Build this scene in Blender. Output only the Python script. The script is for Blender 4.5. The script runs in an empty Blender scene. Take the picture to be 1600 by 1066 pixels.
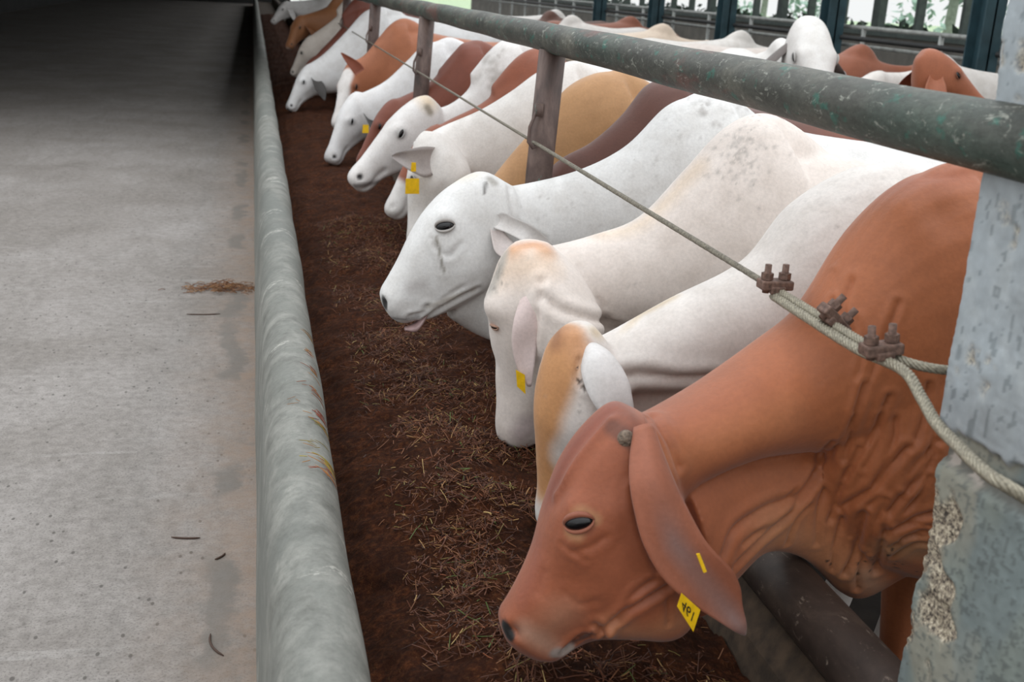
import bpy, bmesh, math, random
import numpy as np
from mathutils import Vector, Matrix
from mathutils.bvhtree import BVHTree
random.seed(7); rng = np.random.default_rng(7)
S = bpy.context.scene; COL = S.collection

# ---------------------------------------------------------------- camera, sky, light, exposure
AX = np.array([[0.9761326533, 0.0081169478, 0.2170234049],      # rows: world X, Y, Z as (right, up, forward)
               [-0.2094734776, 0.2989522717, 0.9309932338],
               [0.0573228165, 0.9542335429, -0.2935173595]])
EYE = np.array([0.0, 0.0, 1.62]); FPX = 1800.0
cam_d = bpy.data.cameras.new('camera'); cam = bpy.data.objects.new('camera', cam_d); COL.objects.link(cam)
cam_d.sensor_width = 36.0; cam_d.lens = FPX / 1600 * 36.0; cam_d.clip_start = 0.05; cam_d.clip_end = 400
r_, u_, f_ = AX[:, 0], AX[:, 1], AX[:, 2]
cam.matrix_world = Matrix(((r_[0], u_[0], -f_[0], EYE[0]), (r_[1], u_[1], -f_[1], EYE[1]), (r_[2], u_[2], -f_[2], EYE[2]), (0, 0, 0, 1)))
cam_d.dof.use_dof = True; cam_d.dof.focus_distance = 2.9; cam_d.dof.aperture_fstop = 6.3
S.camera = cam
S.view_settings.view_transform = 'Standard'; S.view_settings.look = 'None'
S.view_settings.gamma = 1.0; S.view_settings.use_curve_mapping = False
S.view_settings.exposure = -0.08
W = bpy.data.worlds.new('overcast_sky'); S.world = W; W.use_nodes = True
nt = W.node_tree; bg = nt.nodes['Background']
tc = nt.nodes.new('ShaderNodeTexCoord'); sx = nt.nodes.new('ShaderNodeSeparateXYZ'); rp = nt.nodes.new('ShaderNodeValToRGB')
nt.links.new(tc.outputs['Generated'], sx.inputs[0]); nt.links.new(sx.outputs['Z'], rp.inputs[0]); nt.links.new(rp.outputs[0], bg.inputs[0])
rp.color_ramp.elements[0].position = 0.02; rp.color_ramp.elements[0].color = (.42, .43, .43, 1)
rp.color_ramp.elements[1].position = 0.95; rp.color_ramp.elements[1].color = (0.93, 0.97, 1.0, 1)
bg.inputs[1].default_value = 2.3
S.cycles.use_denoising = True
S.cycles.max_bounces = 6

# ---------------------------------------------------------------- helpers
def srgb(h, a=1.0):
    h = h.lstrip('#'); v = [int(h[i:i + 2], 16) / 255 for i in (0, 2, 4)]
    return tuple(((x / 12.92) if x <= .04045 else ((x + .055) / 1.055) ** 2.4) for x in v) + (a,)
def at(px, py, y):
    """world point on the plane Y = y seen at that place of the 1600 x 1066 frame"""
    c = np.array([px - 800, 533 - py, FPX]); w = AX @ c
    return EYE + w / w[1] * y
def nrm(v):
    v = np.asarray(v, float); return v / (np.linalg.norm(v) + 1e-12)
def V3(*a): return np.array(a, float)
def mesh_obj(name, verts, faces, mat=None, parent=None, smooth=True, origin=None):
    me = bpy.data.meshes.new(name)
    v = np.asarray(verts, float)
    if origin is not None: v = v - np.asarray(origin)
    me.from_pydata(v.tolist(), [], [list(map(int, f)) for f in faces]); me.update()
    bm = bmesh.new(); bm.from_mesh(me); bmesh.ops.recalc_face_normals(bm, faces=bm.faces); bm.to_mesh(me); bm.free()
    if smooth: me.polygons.foreach_set('use_smooth', [True] * len(me.polygons))
    o = bpy.data.objects.new(name, me); COL.objects.link(o)
    if mat: me.materials.append(mat)
    if parent: o.parent = parent
    return o
def empty(name, loc, label=None, cat=None, group=None):
    o = bpy.data.objects.new(name, None); COL.objects.link(o); o.location = loc; o.empty_display_size = .1
    if label: tag(o, label, cat, group)
    return o
def tag(o, label, cat, group=None, kind=None):
    o['label'] = label; o['category'] = cat
    if group: o['group'] = group
    if kind: o['kind'] = kind
    return o
def struct(o): o['kind'] = 'structure'; return o
class MB:
    def __init__(s): s.v = []; s.f = []
    def add(s, v, f):
        n = len(s.v); s.v += [tuple(map(float, p)) for p in v]; s.f += [[int(i) + n for i in q] for q in f]; return s
    def box(s, c, d, ax=None):
        c = np.asarray(c, float); d = np.asarray(d, float) / 2; A = np.eye(3) if ax is None else np.asarray(ax)
        P = [c + A[0] * d[0] * i + A[1] * d[1] * j + A[2] * d[2] * k for i in (-1, 1) for j in (-1, 1) for k in (-1, 1)]
        return s.add(P, [(0, 1, 3, 2), (4, 6, 7, 5), (0, 4, 5, 1), (2, 3, 7, 6), (0, 2, 6, 4), (1, 5, 7, 3)])
    def tube(s, pts, r, n=12, cap=True):
        pts = [np.asarray(p, float) for p in pts]; m = len(pts); rr = r if hasattr(r, '__len__') else [r] * m
        t0 = nrm(pts[1] - pts[0]); a = nrm(np.cross(t0, [0, 0, 1] if abs(t0[2]) < .9 else [1, 0, 0])); V = []
        for i in range(m):
            t = nrm(pts[min(i + 1, m - 1)] - pts[max(i - 1, 0)]); a = nrm(a - t * np.dot(a, t)); b = np.cross(t, a)
            V += [pts[i] + rr[i] * (a * math.cos(2 * math.pi * k / n) + b * math.sin(2 * math.pi * k / n)) for k in range(n)]
        F = [(i * n + k, i * n + (k + 1) % n, (i + 1) * n + (k + 1) % n, (i + 1) * n + k) for i in range(m - 1) for k in range(n)]
        if cap: F += [list(range(n))[::-1], [(m - 1) * n + k for k in range(n)]]
        return s.add(V, F)
    def obj(s, name, mat, parent=None, smooth=True, origin=None): return mesh_obj(name, s.v, s.f, mat, parent, smooth, origin)
def cr(P, k):
    """Catmull-Rom through the rows of P, k steps per span"""
    P = np.asarray(P, float); Q = np.vstack([2 * P[0] - P[1], P, 2 * P[-1] - P[-2]]); out = []
    for i in range(1, len(Q) - 2):
        for j in range(k):
            t = j / k; a, b, c, d = Q[i - 1], Q[i], Q[i + 1], Q[i + 2]
            out.append(.5 * (2 * b + (c - a) * t + (2 * a - 5 * b + 4 * c - d) * t * t + (3 * b - a - 3 * c + d) * t ** 3))
    out.append(P[-1]); return np.array(out)
def loft(mb, st, n=28, k=6, ex=2.2, egg=0.0):
    """st: (top point, bottom point, half width [, exponent]); one closed skin round those sections"""
    R = np.array([list(s[0]) + list(s[1]) + [s[2], s[3] if len(s) > 3 else ex] for s in st]); R = cr(R, k)
    m = len(R); C = (R[:, 0:3] + R[:, 3:6]) / 2; H = (R[:, 0:3] - R[:, 3:6]) / 2; V = []
    for i in range(m):
        t = nrm(C[min(i + 1, m - 1)] - C[max(i - 1, 0)]); l = nrm(np.cross(t, H[i])); e = 2 / max(1.5, R[i, 7]); w = max(.004, R[i, 6])
        for j in range(n):
            a = 2 * math.pi * j / n; c_, s_ = math.cos(a), math.sin(a)
            cc = math.copysign(abs(c_) ** e, c_); ss = math.copysign(abs(s_) ** e, s_)
            V.append(C[i] + H[i] * cc + l * w * ss * (1 + egg * cc))
    F = [(i * n + j, i * n + (j + 1) % n, (i + 1) * n + (j + 1) % n, (i + 1) * n + j) for i in range(m - 1) for j in range(n)]
    V += [C[0], C[-1]]; a, b = m * n, m * n + 1
    F += [(j, a, (j + 1) % n) for j in range(n)] + [((m - 1) * n + j, (m - 1) * n + (j + 1) % n, b) for j in range(n)]
    mb.add(V, F)
def ellipsoid(mb, c, rx, ry, rz, n=20, m=12):
    V = []; F = []
    for i in range(m + 1):
        p = math.pi * i / m
        for j in range(n):
            a = 2 * math.pi * j / n
            V.append((c[0] + rx * math.sin(p) * math.cos(a), c[1] + ry * math.sin(p) * math.sin(a), c[2] + rz * math.cos(p)))
    F = [(i * n + j, i * n + (j + 1) % n, (i + 1) * n + (j + 1) % n, (i + 1) * n + j) for i in range(m) for j in range(n)]
    mb.add(V, F)
def vnoise(P, f, seed=0):
    """lattice value noise for numpy points, about -1..1 (two octaves)"""
    out = 0; amp = 1.0
    for o_ in range(2):
        Q = np.asarray(P, float) * f / 3.0 * (1 + 1.17 * o_) + seed * 13.7 + 1000.0; I = np.floor(Q).astype(np.int64); t_ = Q - I; t_ = t_ * t_ * (3 - 2 * t_); acc = 0
        for dx in (0, 1):
            for dy in (0, 1):
                for dz in (0, 1):
                    h = (I[:, 0] + dx) * 374761393 + (I[:, 1] + dy) * 668265263 + (I[:, 2] + dz) * 2147483647 + seed * 974634
                    h = (h ^ (h >> 13)) * 1274126177; h = (h ^ (h >> 16)) & 0xFFFF
                    acc = acc + h / 32767.5 * (t_[:, 0] if dx else 1 - t_[:, 0]) * (t_[:, 1] if dy else 1 - t_[:, 1]) * (t_[:, 2] if dz else 1 - t_[:, 2])
        out = out + amp * (acc - 1) * 1.5; amp *= .5
    return np.clip(out, -1, 1)

# ---------------------------------------------------------------- materials
def new_mat(name):
    m = bpy.data.materials.new(name); m.use_nodes = True; return m, m.node_tree, m.node_tree.nodes['Principled BSDF']
def N(t, kind, **kw):
    n = t.nodes.new(kind)
    for k, v in kw.items():
        if k in n.inputs: n.inputs[k].default_value = v
        else: setattr(n, k, v)
    return n
def ramp(t, fac, stops):
    r = t.nodes.new('ShaderNodeValToRGB'); e = r.color_ramp.elements
    while len(e) < len(stops): e.new(.5)
    for q, (p, c) in zip(e, stops): q.position = p; q.color = c
    t.links.new(fac, r.inputs[0]); return r
def mixc(t, fac, a, b, mode='MIX'):
    m = t.nodes.new('ShaderNodeMix'); m.data_type = 'RGBA'; m.blend_type = mode
    for i, v in ((0, fac), (6, a), (7, b)):
        if isinstance(v, (int, float, tuple)): m.inputs[i].default_value = v
        else: t.links.new(v, m.inputs[i])
    return m.outputs[2]
def noise(t, co, scale, detail=4, rough=.55, dist=0.0):
    n = N(t, 'ShaderNodeTexNoise', Scale=scale, Detail=detail, Roughness=rough, Distortion=dist); t.links.new(co, n.inputs['Vector']); return n.outputs[0]
def objco(t, scale=(1, 1, 1)):
    c = t.nodes.new('ShaderNodeTexCoord'); m = N(t, 'ShaderNodeMapping'); m.inputs['Scale'].default_value = scale
    t.links.new(c.outputs['Object'], m.inputs[0]); return m.outputs[0]
def bump(t, b, h, s=.3, d=.01):
    n = N(t, 'ShaderNodeBump', Strength=s, Distance=d); t.links.new(h, n.inputs['Height']); t.links.new(n.outputs[0], b.inputs['Normal'])
def plain(name, col, rough=.6, metal=0.0, var=.12, scale=30, bs=.15, bd=.004):
    m, t, b = new_mat(name); c = objco(t); n = noise(t, c, scale)
    lo = tuple(x * (1 - var * 1.5) for x in col[:3]) + (1,); hi = tuple(min(1, x * (1 + var)) for x in col[:3]) + (1,)
    t.links.new(ramp(t, n, [(.3, lo), (.7, hi)]).outputs[0], b.inputs['Base Color'])
    b.inputs['Roughness'].default_value = rough; b.inputs['Metallic'].default_value = metal
    bump(t, b, n, bs, bd); return m
def attr_mat(name, attr, rough=.6, var=.16, scale=60, bs=.25, bd=.003, sheen=0.0, stretch=(1, 1, 1)):
    m, t, b = new_mat(name); a = N(t, 'ShaderNodeAttribute', attribute_name=attr); c = objco(t, stretch)
    n1 = noise(t, c, scale, 5); n2 = noise(t, c, scale * .12, 4)
    mul = ramp(t, n1, [(.3, (1 - var, 1 - var, 1 - var, 1)), (.7, (1, 1, 1, 1))]); mul2 = ramp(t, n2, [(.35, (1 - var * .8, 1 - var * .9, 1 - var, 1)), (.6, (1, 1, 1, 1))])
    o = mixc(t, 1.0, a.outputs['Color'], mul.outputs[0], 'MULTIPLY'); o = mixc(t, 1.0, o, mul2.outputs[0], 'MULTIPLY')
    t.links.new(o, b.inputs['Base Color']); b.inputs['Roughness'].default_value = rough
    if sheen: b.inputs['Sheen Weight'].default_value = sheen
    bump(t, b, n1, bs, bd); return m
M_COAT = attr_mat('cow_coat', 'coat', .58, .13, 120, .3, .0022, .15)
M_EYE = plain('eye_gloss', srgb('#0c0a0c'), .08, 0, .1, 20, 0, 0)
M_HORN = plain('horn', srgb('#7b6a5b'), .65, 0, .45, 130, .9, .006)
M_TAG = plain('yellow_tag_plastic', srgb('#e9b90f'), .45, 0, .1, 60, .1, .001)
M_INK = plain('tag_ink', srgb('#2a2410'), .6, 0, .1)
M_TONGUE = plain('tongue', srgb('#a98d8b'), .35, 0, .12, 60)
M_STRAW = attr_mat('straw_colours', 'coat', .7, .2, 200, .1, .001)

# aisle concrete
m, t, b = new_mat('aisle_concrete'); M_AISLE = m; c = objco(t)
big = noise(t, c, .9, 6, .6, .5); fine = noise(t, c, 26, 8, .7); mid = noise(t, objco(t, (1, .35, 1)), 5, 6, .65, 1.0)
base = ramp(t, big, [(.32, srgb('#827b75')), (.68, srgb('#9c9692'))]).outputs[0]
base = mixc(t, ramp(t, mid, [(.42, (0, 0, 0, 1)), (.72, (.55, .55, .55, 1))]).outputs[0], base, srgb('#77716b'))
base = mixc(t, ramp(t, noise(t, objco(t, (.5, 5, 1)), 2.4, 4, .6), [(.62, (0, 0, 0, 1)), (.72, (.5, .5, .5, 1))]).outputs[0], base, srgb('#a39e9a'))
base = mixc(t, 1.0, base, ramp(t, fine, [(.32, (.66, .65, .64, 1)), (.6, (1, 1, 1, 1))]).outputs[0], 'MULTIPLY')
base = mixc(t, 1.0, base, ramp(t, noise(t, c, 140, 3, .7), [(.34, (.6, .59, .58, 1)), (.5, (1, 1, 1, 1)), (.68, (1.0, 1.0, 1.0, 1))]).outputs[0], 'MULTIPLY')
vor = N(t, 'ShaderNodeTexVoronoi', Scale=26.0, Randomness=1.0); t.links.new(objco(t, (1, .55, 1)), vor.inputs['Vector'])
spk = ramp(t, vor.outputs['Distance'], [(.10, (1, 1, 1, 1)), (.16, (0, 0, 0, 1))]).outputs[0]
gate = ramp(t, noise(t, c, 6, 2), [(.42, (0, 0, 0, 1)), (.5, (.85, .85, .85, 1))]).outputs[0]
base = mixc(t, mixc(t, 1.0, spk, gate, 'MULTIPLY'), base, srgb('#4a4540'))
sp = t.nodes.new('ShaderNodeSeparateXYZ'); t.links.new(c, sp.inputs[0])
wob = N(t, 'ShaderNodeMath', operation='MULTIPLY_ADD'); t.links.new(noise(t, objco(t, (1, 1, 1)), 4, 6, .7), wob.inputs[0]); wob.inputs[1].default_value = .26; t.links.new(sp.outputs['X'], wob.inputs[2])
earth = ramp(t, wob.outputs[0], [(.0, (0, 0, 0, 1)), (.02, (0, 0, 0, 1)), (.15, (.7, .7, .7, 1))])   # reddish feed dirt swept against the kerb
mr = N(t, 'ShaderNodeMapRange'); t.links.new(wob.outputs[0], mr.inputs[0]); mr.inputs[1].default_value = -.22; mr.inputs[2].default_value = .14
earth = ramp(t, mr.outputs[0], [(.0, (0, 0, 0, 1)), (.45, (.25, .25, .25, 1)), (1.0, (.8, .8, .8, 1))]).outputs[0]
earth = mixc(t, 1.0, earth, ramp(t, noise(t, c, 9, 7, .75), [(.34, (.25, .25, .25, 1)), (.6, (1, 1, 1, 1))]).outputs[0], 'MULTIPLY')
base = mixc(t, earth, base, srgb('#8d7664'))
wet = ramp(t, mr.outputs[0], [(.52, (0, 0, 0, 1)), (.6, (.8, .8, .8, 1)), (.76, (.8, .8, .8, 1)), (.84, (0, 0, 0, 1))]).outputs[0]
wg = ramp(t, noise(t, objco(t, (1, 1, 1)), 1.3, 3), [(.47, (0, 0, 0, 1)), (.54, (.85, .85, .85, 1))]).outputs[0]
base = mixc(t, mixc(t, 1.0, wet, wg, 'MULTIPLY'), base, srgb('#67625c'))
t.links.new(base, b.inputs['Base Color']); b.inputs['Roughness'].default_value = .75; bump(t, b, fine, .25, .004)

# kerb concrete
m, t, b = new_mat('kerb_concrete'); M_KERB = m; c = objco(t)
n1 = noise(t, c, 10, 8, .7); n2 = noise(t, c, 70, 6, .75); n3 = noise(t, objco(t, (1, .5, 1)), 2.2, 5, .6, .4)
base = ramp(t, n1, [(.3, srgb('#585852')), (.48, srgb('#787872')), (.7, srgb('#95948d'))]).outputs[0]
base = mixc(t, ramp(t, noise(t, objco(t, (1, .8, 1)), 5.5, 7, .7, .5), [(.50, (0, 0, 0, 1)), (.56, (.75, .75, .75, 1))]).outputs[0], base, srgb('#74756f'))
base = mixc(t, ramp(t, n3, [(.40, (.8, .8, .8, 1)), (.52, (0, 0, 0, 1))]).outputs[0], base, srgb('#696b66'))
base = mixc(t, 1.0, base, ramp(t, n2, [(.3, (.78, .78, .77, 1)), (.55, (1, 1, 1, 1))]).outputs[0], 'MULTIPLY')
ck = N(t, 'ShaderNodeTexNoise', Scale=3.0, Detail=6, Roughness=.7); t.links.new(objco(t, (1, 2.2, 1)), ck.inputs['Vector'])
base = mixc(t, ramp(t, ck.outputs[0], [(.615, (0, 0, 0, 1)), (.64, (.55, .55, .55, 1)), (.655, (0, 0, 0, 1))]).outputs[0], base, srgb('#c9c6bd'))
t.links.new(base, b.inputs['Base Color']); b.inputs['Roughness'].default_value = .7; bump(t, b, n2, .3, .004)

# trough earth-stained concrete and feed
M_INNER = plain('stained_trough_concrete', srgb('#433528'), .9, 0, .45, 22, .5, .008)
m, t, b = new_mat('feed_mash'); M_FEED = m; c = objco(t)
n1 = noise(t, c, 60, 8, .75); n2 = noise(t, c, 9, 5, .6); n3 = noise(t, objco(t, (1, .3, 1)), 160, 4, .7, 2.0)
base = ramp(t, n1, [(.3, srgb('#170b06')), (.5, srgb('#402112')), (.72, srgb('#6d4024'))]).outputs[0]
base = mixc(t, ramp(t, n3, [(.58, (0, 0, 0, 1)), (.7, (.5, .5, .5, 1))]).outputs[0], base, srgb('#83603c'))
base = mixc(t, ramp(t, n2, [(.4, (.55, .55, .55, 1)), (.6, (0, 0, 0, 1))]).outputs[0], base, srgb('#24130c'))
t.links.new(base, b.inputs['Base Color']); b.inputs['Roughness'].default_value = .9; b.inputs['Specular IOR Level'].default_value = .12; bump(t, b, n1, .9, .012)

# painted pipe: grey-green paint worn to rust and chalky scratches
m, t, b = new_mat('worn_green_pipe_paint'); M_PIPE = m; c = objco(t, (1, .5, 1))
n1 = noise(t, c, 7, 7, .65, .4); n2 = noise(t, c, 30, 7, .75, .6); n3 = noise(t, objco(t, (1, .25, 1)), 3.1, 4)
base = ramp(t, n1, [(.3, srgb('#2f2f2a')), (.5, srgb('#4c4d46')), (.7, srgb('#6d6b60'))]).outputs[0]
base = mixc(t, ramp(t, n3, [(.55, (0, 0, 0, 1)), (.66, (.5, .5, .5, 1))]).outputs[0], base, srgb('#2b5148'))
base = mixc(t, ramp(t, noise(t, objco(t, (1, .6, 1)), 26, 4, .6), [(.6, (0, 0, 0, 1)), (.66, (.7, .7, .7, 1))]).outputs[0], base, srgb('#2c6a5c'))
base = mixc(t, ramp(t, noise(t, objco(t, (1, .3, 1)), 4.3, 6, .7), [(.56, (0, 0, 0, 1)), (.66, (.8, .8, .8, 1))]).outputs[0], base, srgb('#6e4038'))
base = mixc(t, ramp(t, noise(t, objco(t, (1.2, .6, 1.2)), 34, 7, .8, 1.0), [(.57, (0, 0, 0, 1)), (.62, (.8, .8, .8, 1))]).outputs[0], base, srgb('#9a9c92'))
base = mixc(t, 1.0, base, ramp(t, noise(t, c, 90, 6, .8), [(.36, (.55, .54, .52, 1)), (.58, (1, 1, 1, 1))]).outputs[0], 'MULTIPLY')
t.links.new(base, b.inputs['Base Color']); b.inputs['Roughness'].default_value = .55; bump(t, b, n2, .35, .004)
m, t, b = new_mat('rusty_post_steel'); M_POST = m; c = objco(t, (1, 1, .4))
n1 = noise(t, c, 14, 7, .65, .4)
base = ramp(t, n1, [(.28, srgb('#2f2724')), (.5, srgb('#57453f')), (.72, srgb('#76625a'))]).outputs[0]
base = mixc(t, ramp(t, noise(t, c, 24, 5, .7), [(.66, (0, 0, 0, 1)), (.7, (.8, .8, .8, 1))]).outputs[0], base, srgb('#5c8378'))
t.links.new(base, b.inputs['Base Color']); b.inputs['Roughness'].default_value = .6; bump(t, b, n1, .3, .004)
m, t, b = new_mat('dark_pipe_steel'); M_LOW = m; c = objco(t, (1, .6, 1)); n1 = noise(t, c, 12, 8, .7, .3)
base = ramp(t, n1, [(.3, srgb('#241c18')), (.55, srgb('#3b302a')), (.75, srgb('#54473d'))]).outputs[0]
base = mixc(t, ramp(t, noise(t, c, 45, 5, .75, .6), [(.6, (0, 0, 0, 1)), (.66, (.6, .6, .6, 1))]).outputs[0], base, srgb('#8b7d70'))
t.links.new(base, b.inputs['Base Color']); b.inputs['Roughness'].default_value = .55; bump(t, b, n1, .3, .004)
M_CABLE = plain('steel_rope', srgb('#97907f'), .5, .35, .3, 200, .3, .001)
M_CABLE_D = plain('weathered_steel_rope', srgb('#7d7668'), .55, .3, .35, 160, .3, .001)
M_CLIP = plain('rusty_clip_iron', srgb('#735a4f'), .65, .3, .35, 120, .5, .002)
M_PILLAR = attr_mat('pillar_paint', 'coat', .7, .20, 34, .3, .003)
t = M_PILLAR.node_tree; b = t.nodes['Principled BSDF']; lk = b.inputs['Base Color'].links[0].from_socket; ba = N(t, 'ShaderNodeAttribute', attribute_name='broken'); c = objco(t)
g1 = ramp(t, noise(t, c, 150, 3, .6), [(.36, srgb('#3f3933')), (.46, srgb('#84796b')), (.58, srgb('#b3a892')), (.68, srgb('#d2c8b4'))]).outputs[0]
t.links.new(mixc(t, ba.outputs['Fac'], lk, g1), b.inputs['Base Color'])
M_COLUMN = plain('blue_green_column_paint', srgb('#2f4a52'), .6, 0, .2, 6)
M_FARRAIL = plain('pale_galvanised_rail', srgb('#a6a8a4'), .5, .1, .2, 10)
M_FARDARK = plain('dark_far_rail', srgb('#2b2c2c'), .6, 0, .2, 10)
M_MULLION = plain('grey_opening_frame', srgb('#525c58'), .6, 0, .2, 10)
M_PEN = plain('dung_dark_pen_floor', srgb('#2b241f'), .8, 0, .4, 6, .5, .02)
M_ROOF = plain('grey_roof_sheet', srgb('#5a5a58'), .7, 0, .15, 3)
M_DARKWALL = plain('dark_shed_wall', srgb('#2c2b2a'), .8, 0, .25, 2)
M_BLOCK = plain('pale_far_wall', srgb('#77736c'), .8, 0, .2, 3)
M_GRASS = plain('meadow_grass', srgb('#a9bd97'), .8, 0, .3, 4)  # overexposed look put into the pale base colour
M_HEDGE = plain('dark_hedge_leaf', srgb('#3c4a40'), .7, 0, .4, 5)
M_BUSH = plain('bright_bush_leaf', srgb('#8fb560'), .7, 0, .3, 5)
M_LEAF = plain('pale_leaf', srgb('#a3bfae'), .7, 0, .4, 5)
M_TRUNK = plain('grey_bark', srgb('#8f958c'), .8, 0, .3, 5)
M_TWIG = plain('dry_twig', srgb('#4d362a'), .8, 0, .3, 80)

# ---------------------------------------------------------------- setting: aisle, kerb, trough, pen floor, roof
def grid(name, x0, x1, y0, y1, nx, ny, zf, mat):
    X = np.linspace(x0, x1, nx + 1); Y = np.linspace(y0, y1, ny + 1) if not hasattr(y0, '__len__') else np.asarray(y0)
    ny = len(Y) - 1; gx, gy = np.meshgrid(X, Y); P = np.stack([gx.ravel(), gy.ravel(), zf(gx.ravel(), gy.ravel())], 1); k = nx + 1
    F = [(j * k + i, j * k + i + 1, (j + 1) * k + i + 1, (j + 1) * k + i) for j in range(ny) for i in range(nx)]
    return mesh_obj(name, P, F, mat)
struct(MB().box((-4.5, 25, -.1), (9.0, 78, .2)).obj('floor', M_AISLE, smooth=False))
struct(MB().box((4.2, 25, -.1), (8.4, 78, .2)).obj('floor_pen', M_PEN, smooth=False))
# kerb: battered aisle face, rounded thick lip, steep inner face
prof = [(-.004, 0), (.004, .2), (.012, .40), (.018, .49), (.026, .535), (.042, .572), (.07, .596), (.10, .603), (.13, .596), (.155, .575), (.172, .54), (.178, .49), (.17, .40), (.15, .2), (.15, 0)]
ys = np.concatenate([np.arange(-.5, 8, .05), np.arange(8, 20, .25), np.arange(20, 62, 2)]); V = []; k = len(prof)
prof_s = cr(np.array(prof), 3); k = len(prof_s)
for y in ys:
    for i, (x, z) in enumerate(prof_s):
        a = .003 * math.sin(y * 4.1 + z * 3) + .0018 * math.sin(y * 9.3 + i * .35) * (z > .3)
        V.append((x + a * .6, y, z + (a if z > .45 else 0)))
F = [(j * k + i, j * k + i + 1, (j + 1) * k + i + 1, (j + 1) * k + i) for j in range(len(ys) - 1) for i in range(k - 1)]
F += [list(range(k)), [(len(ys) - 1) * k + i for i in range(k)]]
struct(mesh_obj('wall_trough', V, F, M_KERB))
# inner wall of the trough under the lower pipe
V = []; prof2 = [(.90, .0), (.93, .30), (.96, .40), (1.0, .455), (1.09, .46), (1.12, .44), (1.14, 0)]; k = len(prof2)
ys = np.arange(-.5, 62, .5)
for y in ys: V += [(x, y, z) for x, z in prof2]
F = [(j * k + i, j * k + i + 1, (j + 1) * k + i + 1, (j + 1) * k + i) for j in range(len(ys) - 1) for i in range(k - 1)] + [list(range(k)), [(len(ys) - 1) * k + i for i in range(k)]]
struct(mesh_obj('wall_trough_inner', V, F, M_INNER, smooth=False))
struct(MB().box((.53, 29, .08), (.78, 66, .16)).obj('floor_trough', M_INNER, smooth=False))
def feed_z(x, y):
    P = np.stack([x, y, np.zeros_like(x)], 1)
    h = .315 + .075 * np.clip((x - .16) / .35, 0, 1) - .03 * np.clip((x - .72) / .2, 0, 1)
    h = h + .055 * np.exp(-((x - .5) ** 2 / .03 + (y - 2.65) ** 2 / .25)) - .02 * np.exp(-((x - .2) / .06) ** 2) + .022 * vnoise(P, 7, 1) + .010 * vnoise(P, 22, 2) + .006 * vnoise(P, 60, 3) + .004 * vnoise(P, 150, 4)
    h = h - .05 * np.clip((y - 3.4) / 1.5, 0, 1)
    return h
yy = np.concatenate([np.arange(.9, 4.2, .012), np.arange(4.2, 8, .03), np.arange(8, 40, .2)])
feed = grid('feed_mash', .15, .94, yy, None, 70, 0, feed_z, M_FEED)
tag(feed, 'dark brown moist feed mash filling the trough beneath the feeding cattle', 'feed', kind='stuff')
# strands lying in the feed: thin chopped straw nobody could count
V = []; F = []; CC = []
pal = [srgb(x)[:3] for x in ('#6a3c22', '#784a2a', '#946a3e', '#a88250', '#4e2a18', '#5e3420', '#3e2214', '#80703a', '#566830', '#bfa068', '#8a4e2e')]
pr = np.array([.22, .17, .045, .02, .22, .18, .1, .02, .02, .007, .02]); pr /= pr.sum()
for i in range(34000):
    y = 1.25 + 5.2 * random.random() ** 1.5; x = random.gauss(.56, .17)
    cl = float(vnoise(np.array([[x, y, 0.0]]), 16, 8)[0])
    if not .31 + .05 * cl < x < .92 or random.random() > .55 + .8 * cl: continue
    L = random.choice((.006, .009, .012, .015, .018, .028)) * random.uniform(.5, 1.15); w = random.uniform(.0004, .0011) * (1.5 if random.random() < .06 else 1); a = random.uniform(0, math.pi); p = random.gauss(0, .4)
    d = V3(math.cos(a) * math.cos(p), math.sin(a) * math.cos(p), math.sin(p)); s = nrm(np.cross(d, [0, 0, 1])) * w; u = nrm(np.cross(s, d)) * w * .6
    c0 = V3(x, y, float(feed_z(np.array([x]), np.array([y]))[0]) + .004 + .006 * random.random()); n0 = len(V); bend = u / w * L * random.uniform(-.15, .15)
    for q, cc in ((-1, 0), (0, 1), (1, 0)):
        c1 = c0 + d * L * q + bend * cc * 2; V += [c1 + s + u, c1 - s + u, c1 - s - u, c1 + s - u]
    for j in (0, 4): F += [(n0 + j + q, n0 + j + (q + 1) % 4, n0 + j + 4 + (q + 1) % 4, n0 + j + 4 + q) for q in range(4)]
    F += [(n0, n0 + 1, n0 + 2, n0 + 3), (n0 + 8, n0 + 9, n0 + 10, n0 + 11)]
    CC += [pal[rng.choice(len(pal), p=pr)]] * 12
st = mesh_obj('chopped_straw', V, F, M_STRAW, smooth=False)
at_ = st.data.attributes.new('coat', 'FLOAT_COLOR', 'POINT'); at_.data.foreach_set('color', np.hstack([np.array(CC), np.ones((len(CC), 1))]).ravel())
tag(st, 'chopped straw strands scattered over the dark feed in the trough', 'straw', kind='stuff')

# ---------------------------------------------------------------- cattle
def seg_dist(V, P):
    P = np.asarray(P, float); d = np.full(len(V), 1e9)
    if len(P) == 1: return np.linalg.norm(V - P[0], axis=1)
    for a, b in zip(P[:-1], P[1:]):
        ab = b - a; t_ = np.clip(((V - a) @ ab) / (ab @ ab + 1e-12), 0, 1); d = np.minimum(d, np.linalg.norm(V - a - t_[:, None] * ab, axis=1))
    return d
def remesh(mb, vox, it):
    o = mesh_obj('tmp', mb.v, mb.f)
    a = o.modifiers.new('r', 'REMESH'); a.mode = 'VOXEL'; a.voxel_size = vox
    b_ = o.modifiers.new('s', 'SMOOTH'); b_.factor = .5; b_.iterations = it
    dg = bpy.context.evaluated_depsgraph_get(); me = bpy.data.meshes.new_from_object(o.evaluated_get(dg))
    V = np.empty(len(me.vertices) * 3); me.vertices.foreach_get('co', V); V = V.reshape(-1, 3)
    F = np.empty(len(me.loops), int); me.loops.foreach_get('vertex_index', F); F = F.reshape(-1, 4)
    old = o.data; bpy.data.objects.remove(o); bpy.data.meshes.remove(old); bpy.data.meshes.remove(me)
    return V, F
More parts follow.
